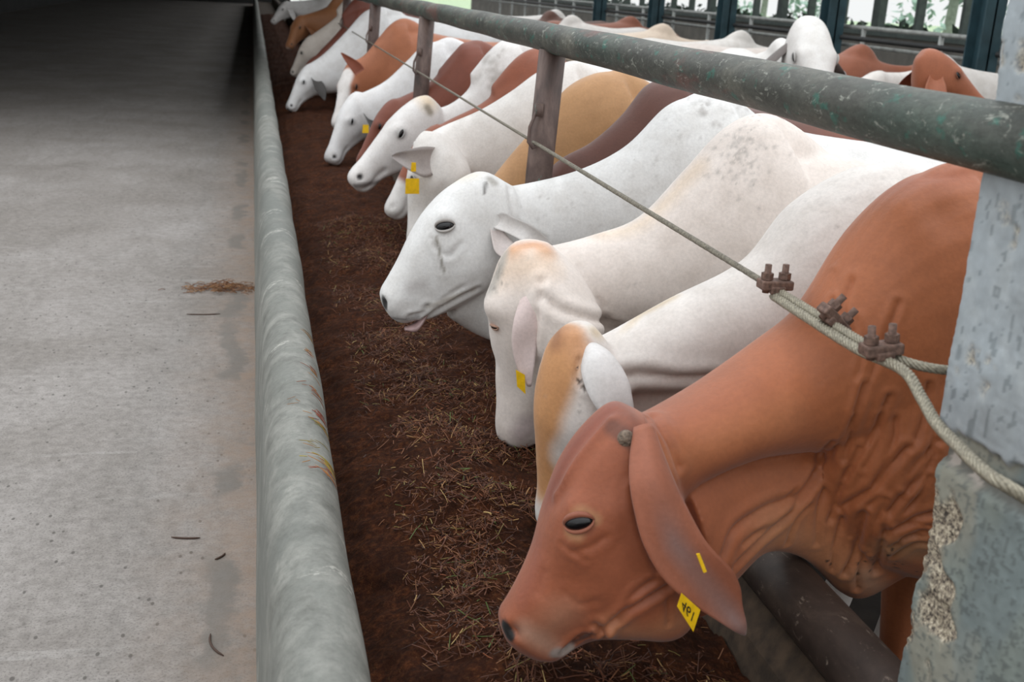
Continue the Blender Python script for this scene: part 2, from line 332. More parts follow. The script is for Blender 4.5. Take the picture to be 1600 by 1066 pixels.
def normals(V, F):
    n = np.cross(V[F[:, 2]] - V[F[:, 0]], V[F[:, 3]] - V[F[:, 1]]); out = np.zeros_like(V)
    for i in range(4): np.add.at(out, F[:, i], n)
    return out / (np.linalg.norm(out, axis=1, keepdims=True) + 1e-12)
class Skin:
    """one cow's continuous body surface with casts, folds and coat markings"""
    def __init__(s, mb, vox, it, col):
        s.V, s.F = remesh(mb, vox, it); s.N = normals(s.V, s.F); s.C = np.tile(np.array(col[:3]), (len(s.V), 1)); s.ex = MB(); s.exc = []; s.tree()
    def tree(s): s.bvh = BVHTree.FromPolygons([Vector(v) for v in s.V], s.F.tolist())
    def px(s, x, y):
        d = at(x, y, 1.0) - EYE; h = s.bvh.ray_cast(Vector(EYE), Vector(nrm(d)))
        return (None, None) if h[0] is None else (np.array(h[0]), np.array(h[1]) * (-1 if np.dot(h[1], d) > 0 else 1))
    def cast(s, p, d):
        h = s.bvh.ray_cast(Vector(p), Vector(nrm(d)))
        return (None, None) if h[0] is None else (np.array(h[0]), np.array(h[1]) * (-1 if np.dot(h[1], d) > 0 else 1))
    def line(s, pts, k=5):
        q = cr(np.array(pts, float), k) if len(pts) > 1 else np.array(pts, float); out = [s.px(*p)[0] for p in q]; return np.array([o for o in out if o is not None])
    def fold(s, pts, r, depth, ridge=.5):
        L = s.line(pts)
        if len(L) == 0: return
        lo, hi = L.min(0) - 4 * r, L.max(0) + 4 * r; I = np.where(((s.V > lo) & (s.V < hi)).all(1))[0]
        d = seg_dist(s.V[I], L); g = -1.25 * depth * np.exp(-(d / (.62 * r)) ** 1.3) + ridge * depth * np.exp(-((d - 1.8 * r) / (1.1 * r)) ** 2)
        s.V[I] += s.N[I] * g[:, None]
    def push(s, P, r, depth):
        if P is None: return
        d = np.linalg.norm(s.V - P, axis=1); s.V += s.N * (depth * np.exp(-(d / r) ** 2))[:, None]
    def paint(s, L, r, col, soft=.5, amt=1.0, rough=0.0):
        if isinstance(L, list): L = [p for p in L if p is not None]
        L = np.asarray(L, float).reshape(-1, 3)
        if len(L) == 0: return
        d = seg_dist(s.V, L)
        if rough: d = d + rough * r * vnoise(s.V, 3.0 / r, 5)
        w = amt * np.clip((r - d) / (soft * r + 1e-9), 0, 1); w = w * w * (3 - 2 * w) if amt >= 1 else w
        s.C += w[:, None] * (np.array(col[:3]) - s.C)
    def mask(s, w, col):
        s.C += np.clip(w, 0, 1)[:, None] * (np.array(col[:3]) - s.C)
    def island(s, mb, col):
        c = np.array(col)
        s.ex.add(mb.v, mb.f); s.exc += ([tuple(c[:3])] * len(mb.v) if c.ndim == 1 else [tuple(x[:3]) for x in c])
    def obj(s, root):
        V = np.vstack([s.V] + ([np.array(s.ex.v)] if s.ex.v else [])) ; n = len(s.V)
        F = s.F.tolist() + [[i + n for i in f] for f in s.ex.f]; C = np.vstack([s.C] + ([np.array(s.exc)] if s.exc else []))
        o = mesh_obj('body', V, F, M_COAT, root, True, root.location)
        a = o.data.attributes.new('coat', 'FLOAT_COLOR', 'POINT'); a.data.foreach_set('color', np.hstack([np.clip(C, 0, 1), np.ones((len(C), 1))]).ravel().astype(np.float32))
        return o
def ear_shape(pairs, cup=.012, th=.006, k=4, nu=8, cups=None):
    """pairs: (edge, edge) points down the ear; a cupped leaf with thickness"""
    CU = cr(np.array([[c] for c in (cups or [cup] * len(pairs))]), k)[:, 0]
    P = cr(np.array([list(a) + list(b) for a, b in pairs], float), k); m = len(P); A, B = P[:, :3], P[:, 3:]; C = (A + B) / 2; V = []
    for sgn in (1, -1):
        for i in range(m):
            t_ = nrm(C[min(i + 1, m - 1)] - C[max(i - 1, 0)]); n = nrm(np.cross(B[i] - A[i], t_)); n = n if n[1] < 0 else -n
            w = np.linalg.norm(B[i] - A[i])
            for j in range(nu + 1):
                u = j / nu; e = 4 * u * (1 - u)
                V.append(A[i] * (1 - u) + B[i] * u - n * CU[i] * e * min(1, w / .05) + n * sgn * th * (.25 + .75 * e) * (.4 + .6 * min(1, (m - i) / 6)))
    k_ = nu + 1; q = m * k_; F = []
    for i in range(m - 1):
        for j in range(nu):
            a = i * k_ + j; F += [(a, a + 1, a + k_ + 1, a + k_), (q + a, q + a + k_, q + a + k_ + 1, q + a + 1)]
        F += [(i * k_, (i + 1) * k_, q + (i + 1) * k_, q + i * k_), (i * k_ + nu, q + i * k_ + nu, q + (i + 1) * k_ + nu, (i + 1) * k_ + nu)]
    F += [tuple(list(range(nu + 1)) + [q + j for j in range(nu, -1, -1)]), tuple([(m - 1) * k_ + j for j in range(nu + 1)] + [q + (m - 1) * k_ + j for j in range(nu, -1, -1)])]
    return MB().add(V, F)
def put_eye(sk, root, P, Nn, ax, ln, ht, rim):
    if P is None: return
    Nn = nrm(Nn); ax = nrm(ax - Nn * np.dot(ax, Nn)); bx = np.cross(Nn, ax); e = MB(); n = 16
    for i in range(9):
        p = math.pi * i / 8
        for j in range(n):
            a = 2 * math.pi * j / n; e.v.append(tuple(P + ax * ln / 2 * math.sin(p) * math.cos(a) + bx * ht / 2 * math.sin(p) * math.sin(a) + Nn * (-.002 + .20 * ln * math.cos(p))))
    e.f = [(i * n + j, i * n + (j + 1) % n, (i + 1) * n + (j + 1) % n, (i + 1) * n + j) for i in range(8) for j in range(n)]
    e.obj('eye', M_EYE, root, True, root.location)
    for sg, k in ((1, .115), (-1, .085)):
        if bx[2] < 0: sg = -sg
        A_ = np.linspace(-.12, math.pi + .12, 17)
        pts = [P + ax * ln * .54 * math.cos(a) + sg * bx * ht * .5 * math.sin(a) + Nn * (-.004 + .17 * ln * max(0, math.sin(a)) ** .7) for a in A_]
        rr = [ln * k * (.3 + .7 * max(0, math.sin(a))) for a in A_]
        sk.island(MB().tube(pts, rr, 8), rim)
def plate(pts, th):
    """thin slab through four corner points"""
    p = np.array(pts, float); n = nrm(np.cross(p[1] - p[0], p[3] - p[0])) * th / 2
    return MB().add(list(p + n) + list(p - n), [(0, 1, 2, 3), (7, 6, 5, 4), (0, 4, 5, 1), (1, 5, 6, 2), (2, 6, 7, 3), (3, 7, 4, 0)])
def ear_tag(root, pts, text=None, stud=None):
    o = plate(pts, .0025).obj('ear_tag', M_TAG, root, False, root.location); o['label'] = 'yellow plastic ear tag'
    if stud is not None: stud.obj('tag_stud', M_TAG, o, False, root.location)
    if text:
        cu = bpy.data.curves.new('t', 'FONT'); cu.body = text; cu.align_x = 'CENTER'; cu.align_y = 'CENTER'; cu.size = 1; cu.extrude = .01
        to = bpy.data.objects.new('t', cu); COL.objects.link(to); me = bpy.data.meshes.new_from_object(to.evaluated_get(bpy.context.evaluated_depsgraph_get())); bpy.data.objects.remove(to)
        p = np.array(pts, float); c = p.mean(0); ux = (p[1] - p[0] + p[2] - p[3]) / 2; uy = (p[0] - p[3] + p[1] - p[2]) / 2; n = nrm(np.cross(ux, uy)); n = n if n[1] < 0 else -n
        vs = [c + ux * v.co.x * .5 + uy * v.co.y * .72 + n * (.0022 + v.co.z * .02) for v in me.vertices]
        mesh_obj('tag_number', vs, [list(q.vertices) for q in me.polygons], M_INK, o, False, root.location)
    return o

def head_frame(poll, nose, dorsal):
    a = nose - poll; L = np.linalg.norm(a); a = a / L; u = nrm(np.asarray(dorsal, float) - a * np.dot(dorsal, a)); s = np.cross(a, u); s = s if s[1] < 0 else -s
    return poll, a, u, s, L
HEAD = [(-.09, -.06, -.24, .10), (0, .0, -.36, .155), (.12, .03, -.48, .19), (.26, .045, -.56, .205), (.38, .04, -.54, .20), (.52, .025, -.44, .16), (.66, .01, -.36, .128), (.8, -.005, -.295, .118), (.92, -.01, -.28, .134), (1.0, -.03, -.255, .122), (1.04, -.08, -.20, .07)]

def make_cow(name_label, y, hump, col, poll=None, nose=None, dorsal=None, head=None, neck=None, dewlap=None, vox=.012, smooth=6, wide=.85, yaw=0.0, detail=None, X0=None, sc=None,
             ears=True, eyes=True, marks=None, horns=False, rim=None, group=None, headdir=None, legs=True, earcol=None, muzzle='#8d827c', rear=1.0, deep=1.0, ear_drop=1.0):
    if hump is not None:
        h = at(hump[0], hump[1], y); X0 = h[0] - .2; sc = h[2] / 1.385
    root = empty('cow', (X0 + .3, y, 0), name_label, 'cow', group); mb = MB()
    cy, sy = math.cos(yaw), math.sin(yaw)
    def bp(r, z, lat=0): return V3(X0 + r * cy - lat * sy, y + r * sy + lat * cy, z * sc * (1 + (rear - 1) * min(1, max(0, (r - .4) / .7)) * (z > 1.0)))
    for s_ in [(0, 1.18, .72, .10), (.12, 1.26, .58, .18), (.32, 1.29, .52, .245), (.6, 1.25, .51, .27), (.9, 1.225, .52, .285), (1.15, 1.24, .58, .275), (1.35, 1.25, .72, .24), (1.5, 1.19, .86, .18), (1.58, 1.07, .95, .08)],:
        loft(mb, [(bp(r, a), bp(r, b_), w * wide) for r, a, b_, w in s_], 30, 4, 2.3)
    loft(mb, [(bp(-.02, 1.18), bp(.02, 1.0), .05), (bp(.10, 1.33), bp(.10, 1.0), .075), (bp(.20, 1.385), bp(.22, 1.0), .085), (bp(.30, 1.36), bp(.34, 1.0), .085), (bp(.42, 1.28), bp(.45, 1.05), .06)], 20, 4)
    if legs:
        for sg in (-1, 1):
            q = sg * .13
            mb.tube([bp(.33, .92, q), bp(.35, .70, q), bp(.33, .44, q), bp(.34, .22, q), bp(.33, .12, q), bp(.30, .055, q), bp(.29, .0, q)], [.11, .085, .052, .036, .042, .050, .058], 14)
            mb.tube([bp(1.28, .95, q), bp(1.22, .74, q), bp(1.38, .52, q), bp(1.37, .24, q), bp(1.36, .13, q), bp(1.33, .055, q), bp(1.32, .0, q)], [.15, .12, .055, .038, .043, .050, .058], 14)
        mb.tube([bp(1.57, 1.08), bp(1.63, .98), bp(1.63, .75), bp(1.62, .5), bp(1.61, .38)], [.03, .025, .018, .03, .012], 8)
    fr = None
    if poll is not None:
        o, a, u, s, L = fr = head_frame(np.asarray(poll, float), np.asarray(nose, float), np.asarray(dorsal, float))
    if head:
        loft(mb, head, 32, 6, 2.5)
    else:
        loft(mb, [(o + a * t_ * L + u * d * L, o + a * t_ * L + u * v * L * (deep if t_ < .7 else 1), w * L) for t_, d, v, w in HEAD], 24, 4, 2.5)
    if neck: loft(mb, neck, 30, 6, 2.15)
    elif fr:
        T0, B0 = o - u * .03 * L + a * .02 * L, o + a * .22 * L - u * .47 * L; T1, B1 = bp(.16, 1.27), bp(.10, .66)
        mt = (T0 + T1) / 2 + V3(0, 0, -.02); mbm = (B0 + B1) / 2 + V3(0, 0, .03)
        loft(mb, [(T0, B0, .085), (T0 * .7 + mt * .3 + V3(0, 0, .005), B0 * .7 + mbm * .3 + V3(0, 0, .02), .08), (mt, mbm, .10), (T1 * .6 + mt * .4, B1 * .6 + mbm * .4, .15), (T1, B1, .18)], 26, 5, 2.15)
        loft(mb, [(B0 + V3(0, 0, .1), B0 + V3(0.02, 0, -.0), .02), (mbm + V3(0, 0, .12), mbm + V3(0, 0, -.07), .024), (B1 + V3(0, 0, .15), B1 + V3(-.02, 0, -.05), .035), (bp(.25, .7), bp(.25, .47), .04)], 14, 5)
    if dewlap: loft(mb, dewlap, 26, 6, 2.1)
    sk = Skin(mb, vox, smooth, col); rimc = rim or tuple(x * .6 for x in col[:3])
    # hooves
    hz = sk.V[:, 2]; sk.mask((.075 - hz) / .01, srgb('#3b342e'))
    if detail: detail(sk, root, fr)
    elif fr:
        mz = srgb(muzzle); sk.paint([o + a * L * 1.0 - u * .14 * L], .105 * L, mz, .4)
        for sd in (1, -1):
            P, n = sk.cast(o + a * .93 * L - u * .085 * L + s * sd * .5 * L + a * .0, -s * sd)
            if P is not None: sk.push(P, .03 * L, -.02 * L); sk.paint([P], .042 * L, srgb('#1d1614'), .5)
        sk.N = normals(sk.V, sk.F)
    if fr and not detail:
        for sd in (1, -1):                                             # mouth slit, lip and cheek folds
            def lat(t_, d): return sk.cast(o + a * t_ * L + u * d * L + s * sd * .5 * L, -s * sd)[0]
            M_ = [q for q in (lat(t_, d) for t_, d in ((.99, -.20), (.93, -.225), (.86, -.222), (.79, -.215), (.73, -.225))) if q is not None]
            J_ = [q for q in (lat(t_, d) for t_, d in ((.62, -.27), (.5, -.33), (.4, -.37))) if q is not None]
            for ln_, r_q, dp in ((M_, .016 * L / .45, .010 * L / .45), (J_, .03 * L / .45, .006 * L / .45)):
                if len(ln_) > 1:
                    d_ = seg_dist(sk.V, ln_); sk.V -= sk.N * (dp * np.exp(-(d_ / r_q) ** 2))[:, None]
            if len(M_) > 1: sk.paint(M_, .012 * L / .45, tuple(x * .35 for x in col[:3]), .6, .8)
            q = lat(.37, -.03); sk.push(q, .07 * L, .025 * L)
        sk.N = normals(sk.V, sk.F); sk.tree()
    if marks: marks(sk, fr)
    if fr and eyes:
        for sd in (1, -1):
            P, n = sk.cast(o + a * .37 * L - u * .075 * L + s * sd * .6 * L, -s * sd)
            if P is not None:
                sk.paint([P], .075 * L, tuple(.55 * x for x in rimc), .7, .7); put_eye(sk, root, P, n, a * .8 + u * -.3, .085 * L, .05 * L, rimc)
    if fr and ears:
        for sd in (1, -1):
            P, n = sk.cast(o + a * .15 * L - u * .20 * L + s * sd * .6 * L, -s * sd)
            if P is None: continue
            out = s * sd; g = V3(0, 0, -1); dr = nrm(out * .75 + g * .9 * ear_drop - a * .12 - u * .35); ln = .52 * L; sidev = nrm(np.cross(dr, nrm(out * .8 - u * .2 + V3(0, 0, .35)))); P = P - out * .05 * L
            pr = []
            for t_, w in ((0, .06), (.15, .085), (.4, .125), (.65, .12), (.85, .07), (1.0, .012)):
                c_ = P + dr * ln * t_ + out * .06 * L * math.sin(t_ * 3.1) + g * .10 * L * t_ * t_; pr.append((c_ - sidev * w * L, c_ + sidev * w * L))
            sk.island(ear_shape(pr, .02 * L / .45, .005), earcol or tuple(x * .93 for x in col[:3]))
    if fr and horns:
        for sd in (1, -1):
            P = o + a * .02 * L + s * sd * .13 * L - u * .06 * L; hd = nrm(s * sd * .7 + u * .3 - a * .5)
            MB().tube([P, P + hd * .04, P + hd * .09 - a * .02, P + hd * .12 - a * .05], [.026, .022, .014, .004], 12).obj('horn', M_HORN, root, True, root.location)
    body = sk.obj(root)
    return root, sk, fr, body

# ---- brown cow at the front ------------------------------------------------
BROWN = srgb('#ad643b'); Y1 = 1.88
def S_(y, *rows): return [(at(*T, y + (r[0] if r else 0)), at(*B, y + (r[0] if r else 0)), w) for T, B, w, *r in rows]
head1 = S_(1.78, ((1000, 645), (1050, 715), .055), ((962, 634), (1062, 790), .085), ((915, 672), (1078, 880), .098), ((876, 728), (1082, 945), .104), ((850, 800), (1050, 983), .104), ((834, 858), (985, 985), .084),
           ((813, 905), (928, 988), .066), ((794, 940), (893, 1004), .060), ((780, 966), (868, 1020), .058), ((788, 996), (842, 1024), .036))
neck1 = S_(Y1, ((985, 650), (1040, 790), .075, -.09), ((1035, 640), (1080, 748), .09, -.06), ((1130, 590), (1155, 712), .106, -.03), ((1210, 530), (1235, 700), .116), ((1275, 465), (1305, 690), .125), ((1345, 358), (1390, 690), .15), ((1425, 283), (1480, 700), .17), ((1500, 262), (1560, 720), .19))
dew1 = S_(Y1, ((1050, 740), (1085, 965), .075, -.09), ((1110, 720), (1140, 905), .062, -.06), ((1185, 705), (1190, 862), .055, -.03), ((1255, 690), (1255, 873), .055), ((1310, 680), (1312, 925), .055), ((1350, 670), (1352, 932), .055), ((1410, 670), (1425, 888), .08), ((1500, 640), (1530, 850), .12))
def detail1(sk, root, fr):
    big = [([(1131, 868), (1149, 827), (1200, 793), (1245, 775), (1272, 745)], .011, .009), ([(1149, 884), (1193, 840), (1224, 812), (1258, 769), (1286, 707)], .009, .008),
           ([(1296, 813), (1320, 745), (1341, 700)], .007, .005), ([(1313, 793), (1365, 762), (1389, 731), (1416, 700)], .008, .007), ([(1385, 834), (1423, 813), (1454, 803)], .008, .007),
           ([(1389, 799), (1409, 775), (1440, 745), (1461, 707)], .008, .006), ([(1320, 896), (1335, 865), (1351, 803)], .008, .008), ([(1368, 892), (1379, 844), (1382, 823)], .008, .007),
           ([(1276, 850), (1278, 800), (1287, 765)], .007, .004), ([(1404, 474), (1336, 655), (1321, 718)], .007, .0045), ([(1389, 620), (1355, 694), (1321, 747)], .007, .005),
           ([(1467, 689), (1433, 723), (1414, 757)], .008, .006), ([(1399, 655), (1394, 698), (1365, 757)], .007, .0045), ([(1360, 560), (1335, 640)], .006, .003), ([(1330, 440), (1318, 480), (1330, 520)], .009, .005),
           ([(1300, 470), (1318, 500)], .007, .004), ([(1350, 600), (1330, 660), (1290, 720)], .006, .004), ([(1410, 840), (1440, 830), (1455, 835)], .006, .004), ([(1395, 870), (1430, 850), (1450, 850)], .006, .004),
           ([(1230, 850), (1245, 810), (1262, 790)], .007, .004), ([(1300, 890), (1305, 850), (1318, 800)], .006, .005), ([(1360, 860), (1366, 820), (1385, 780)], .006, .005), ([(1400, 815), (1430, 780), (1452, 745)], .006, .005),
           ([(1420, 765), (1445, 720), (1462, 670)], .007, .005), ([(1180, 815), (1215, 795), (1240, 765)], .006, .004), ([(1160, 850), (1185, 830), (1205, 822)], .006, .004), ([(1255, 745), (1275, 715), (1300, 690)], .007, .004), ([(1375, 650), (1372, 690), (1350, 730)], .006, .004),
           ([(1340, 500), (1352, 540), (1340, 590)], .006, .003), ([(1450, 600), (1440, 660), (1425, 700)], .006, .004), ([(1390, 855), (1420, 838), (1445, 838)], .005, .005), ([(1400, 825), (1430, 818), (1452, 820)], .005, .004), ([(1330, 835), (1345, 800), (1375, 775)], .006, .004), ([(1340, 920), (1342, 890), (1350, 860)], .007, .007), ([(1020, 650), (1045, 690), (1060, 730)], .01, .005), ([(1010, 655), (1028, 700), (1035, 740)], .007, .003)]
    for p, r, d in big: sk.fold(p, r, d)
    sk.N = normals(sk.V, sk.F); sk.tree()
    for p, r, d in [([(940, 983), (983, 954), (1045, 916)], .008, .007), ([(879, 1018), (907, 994), (926, 988)], .006, .008), ([(932, 975), (945, 990)], .008, .008), ([(993, 764), (1002, 826), (1026, 888)], .008, .006),
                    ([(900, 860), (925, 852), (945, 838)], .008, .0025), ([(915, 875), (880, 850)], .006, .002), ([(965, 970), (990, 930), (1020, 905)], .007, .004), ([(1045, 975), (1043, 930)], .006, .003), ([(885, 930), (905, 945), (930, 940)], .009, .0015),
                    ([(955, 655), (905, 715), (868, 775)], .010, -.004), ([(850, 895), (842, 925)], .01, .0015)]: sk.fold(p, r, d)
    P, n = sk.px(903, 818)
    sk.push(P, .05, .010); sk.push(sk.px(900, 790)[0], .022, .006); sk.push(sk.px(905, 842)[0], .018, .004); sk.push(sk.px(960, 800)[0], .035, .006); sk.push(sk.px(880, 770)[0], .025, -.004); sk.push(sk.px(1020, 850)[0], .06, .008)
    sk.push(sk.px(950, 985)[0], .014, .012); sk.push(sk.px(860, 960)[0], .035, .008); sk.push(sk.px(1472, 337)[0], .04, -.012); sk.push(sk.px(1420, 330)[0], .05, .008); sk.push(sk.px(905, 910)[0], .03, -.004)
    for q in ((798, 986), (803, 991)):
        pn = sk.px(*q)[0]; sk.push(pn, .012, -.010)
    sk.N = normals(sk.V, sk.F); sk.tree()
    V = sk.V
    sk.C *= (1 + .06 * vnoise(V, 9, 2))[:, None]
    hz = np.clip((1.02 - V[:, 0]) / .4, 0, 1); sk.mask(.85 * hz, srgb('#934e31'))          # darker redder head
    for L, r, c, a in (([(960, 632), (920, 670), (885, 715), (860, 770)], .045, '#7c3a28', .75), ([(905, 660), (870, 720)], .03, '#6d3224', .6), ([(840, 850), (830, 900), (815, 930)], .04, '#8a4630', .5),
                       ([(880, 960), (850, 990)], .05, '#b07c62', .6), ([(820, 985), (860, 1012)], .03, '#a9836f', .7), ([(960, 985), (1010, 992), (1060, 975)], .05, '#bd7f58', .6), ([(985, 650), (1000, 680)], .035, '#6f3a2a', .6),
                       ([(1200, 830), (1260, 850), (1320, 900)], .09, '#c68a62', .6), ([(1390, 860), (1440, 860)], .05, '#a88462', .6), ([(1350, 900), (1370, 920)], .04, '#c09a80', .6), ([(1040, 720), (1130, 690), (1230, 650)], .06, '#c57c50', .5),
                       ([(1300, 320), (1400, 290), (1500, 270)], .07, '#9c5034', .5)):
        sk.paint(sk.line(L), r, srgb(c), .9, a)
    sk.paint(sk.line([(903, 838), (890, 830), (905, 800), (930, 812)]), .016, srgb('#c39a6d'), .8, .45)
    sk.paint(sk.line([(788, 978), (796, 994)]), .014, srgb('#120d0c'), .4)
    sk.paint(sk.line([(880, 1018), (900, 1002), (925, 990)]), .006, srgb('#4b2a20'), .6)
    sk.paint(sk.line([(868, 1022), (890, 1014)]), .016, srgb('#94857d'), .6)
    sk.paint(sk.line([(958, 668), (990, 690)]), .022, srgb('#5e3629'), .6, .7)
    g = np.random.default_rng(3)
    for i in range(26):                                                                  # dung flecks low on the dewlap
        q = sk.px(1375 + g.normal() * 38, 885 + g.normal() * 16)[0]
        if q is not None: sk.paint([q], g.uniform(.002, .005), srgb('#3a2a20'), .5)
    A, _ = sk.px(882, 822); B, _ = sk.px(926, 814); P, n = sk.px(904, 817)
    put_eye(sk, root, P, n, B - A, np.linalg.norm(B - A) * .96, .030, srgb('#8a4c33'))
    fr2 = head_frame(at(962, 634, 1.78), at(800, 996, 1.78), V3(-1, 0, .3)); o, a, u, s, L = fr2
    P, n = sk.cast(o + a * .38 * L - u * .1 * L - s * .5, s); 
    if P is not None: put_eye(sk, root, P, n, a * .9 - u * .3, .045, .024, srgb('#8a4c33'))
    # ears: edge pairs down the near ear, then its twin on the far side
    ye = 1.655; near = [((990, 668), (1020, 662), ye + .06), ((984, 712), (1036, 706), ye + .03), ((984, 755), (1056, 756), ye), ((992, 802), (1080, 806), ye - .02), ((1006, 852), (1106, 850), ye - .035), ((1034, 902), (1142, 888), ye - .045), ((1075, 940), (1156, 916), ye - .045), ((1118, 968), (1160, 946), ye - .04), ((1146, 986), (1166, 974), ye - .035), ((1161, 993), (1166, 990), ye - .03)]
    pr = [(at(*a_, yy_), at(*b_, yy_)) for a_, b_, yy_ in near]; cus = [-.006, -.014, -.016, -.006, .008, .018, .018, .012, .004, .0]
    es = ear_shape(pr, .016, .006, 5, 14, cus)
    ev = np.array(es.v); ec = np.tile(np.array(srgb('#9b5a40')[:3]), (len(ev), 1)); tt = np.clip((1.02 - ev[:, 2] + .02 - .17) / .33, 0, 1)[:, None]
    ctr = np.array([(p[0] + p[1]) / 2 for p in pr]); dd = seg_dist(ev, ctr)[:, None]; k = np.clip(1 - dd / .03, 0, 1) * np.clip(tt * 2.5, 0, 1)
    ec = ec * (1 - .75 * k) + np.array(srgb('#8b7674')[:3]) * .75 * k; kt = np.clip((.60 - ev[:, 2]) / .08, 0, 1)[:, None]; ec = ec * (1 - .6 * kt) + np.array(srgb('#4c342e')[:3]) * .6 * kt
    sk.island(es, ec)
    far = [tuple(p - 2 * s * np.dot(p - o, s) + V3(.05, -.015, -.06) for p in q) for q in pr]
    sk.island(ear_shape(far, .016, .006, 5, 10, [-c for c in cus]), srgb('#9b5a40'))
    P, n = sk.px(978, 683)
    hd = nrm(n * .8 + V3(0, 0, .35)); hr = MB(); hr.tube([P - hd * .014, P - hd * .002, P + hd * .006, P + hd * .011 + V3(0, 0, .002), P + hd * .013 + V3(0, 0, .003)], [.0165, .0150, .0115, .006, .001], 14); ho = hr.obj('horn', M_HORN, root, True, root.location); ho['label'] = 'grey cut horn stub'
    stud = plate([at(1088, 866, 1.596), at(1093, 865, 1.596), at(1104, 893, 1.592), at(1099, 895, 1.592)], .004)
    ear_tag(root, [at(1058, 948, 1.60), at(1066, 926, 1.60), at(1094, 952, 1.598), at(1084, 987, 1.598)][0:1] + [at(1083, 987, 1.598), at(1094, 953, 1.598), at(1065, 927, 1.60)], '461', stud)
c1 = make_cow('big rust-brown cow with drooping ear eating at the front beside the concrete pillar', Y1, (1500, 250), BROWN, head=head1, neck=neck1, dewlap=dew1, vox=.005, smooth=8, wide=.83, detail=detail1)

# ---- tan-faced white cow -----------------------------------------------------
WHITE = srgb('#e2dad4'); Y2 = 2.38
def detail2(sk, root, fr):
    o, a, u, s, L = fr
    for p, r, d in [([(960, 592), (1000, 586), (1060, 592), (1110, 590)], .016, .012), ([(905, 560), (900, 590), (912, 608)], .006, .006), ([(925, 540), (950, 555)], .008, .004)]: sk.fold(p, r, d)
    pr = [(at(*p, y_), at(*q, y_)) for p, q, y_ in [((912, 548), (930, 535), 2.30), ((908, 580), (955, 552), 2.24), ((922, 622), (980, 590), 2.20), ((950, 660), (990, 635), 2.18), ((985, 690), (995, 682), 2.18)]]
    sk.island(ear_shape(pr, .004, .006, 5, 10, [-.012, -.016, -.010, 0, 0]), srgb('#dcd8d6'))
    sk.push(sk.px(873, 515)[0], .022, .022); sk.N = normals(sk.V, sk.F); sk.tree()
    sk.paint(sk.line([(872, 525), (858, 580), (840, 640), (838, 700), (845, 740)]), .085, srgb('#c9915f'), .55, 1, .12); sk.paint(sk.line([(890, 520), (905, 545)]), .05, srgb('#c08a5f'), .8, .8)
    sk.paint(sk.line([(873, 512), (868, 535)]), .035, srgb('#96643f'), .8, .9); sk.paint(sk.line([(930, 520), (1000, 492), (1050, 466)]), .03, srgb('#cdb48c'), .9, .7)
    sk.paint(sk.line([(903, 575), (903, 592), (915, 610)]), .004, srgb('#5a4a40'), .6)
    greys(sk, 40, (1300, 300), (60, 40), .006, '#a9a29c'); greys(sk, 14, (925, 620), (30, 40), .004, '#8b8580')
def greys(sk, n, c, sd, r, col, seed=1):
    g = np.random.default_rng(seed + int(c[0]))
    for i in range(n):
        q = sk.px(c[0] + g.normal() * sd[0], c[1] + g.normal() * sd[1])[0]
        if q is not None: sk.paint([q], r * g.uniform(.5, 1.6), srgb(col), .8, g.uniform(.2, .6))
neck2 = S_(Y2, ((880, 540), (912, 645), .08), ((935, 533), (975, 610), .085), ((1050, 470), (1085, 605), .10), ((1170, 408), (1200, 600), .12), ((1245, 318), (1300, 640), .15), ((1340, 262), (1420, 720), .18), ((1400, 258), (1500, 760), .19))
dew2 = S_(Y2, ((890, 570), (880, 690), .03), ((940, 560), (940, 740), .04), ((1010, 560), (1020, 760), .035), ((1120, 560), (1130, 790), .035), ((1250, 560), (1260, 830), .05), ((1380, 560), (1400, 830), .09))
make_cow('white cow with a tan face just behind the rust-brown front cow', Y2, (1385, 252), WHITE, poll=at(866, 526, 2.37), nose=at(838, 800, 2.42), dorsal=(-.72, .66, .08), ears=False, neck=neck2, dewlap=dew2, vox=.0085, smooth=6, wide=.86, detail=detail2, deep=.74, eyes=False, rim=srgb('#b79a7c'), earcol=srgb('#dcd6d2'))

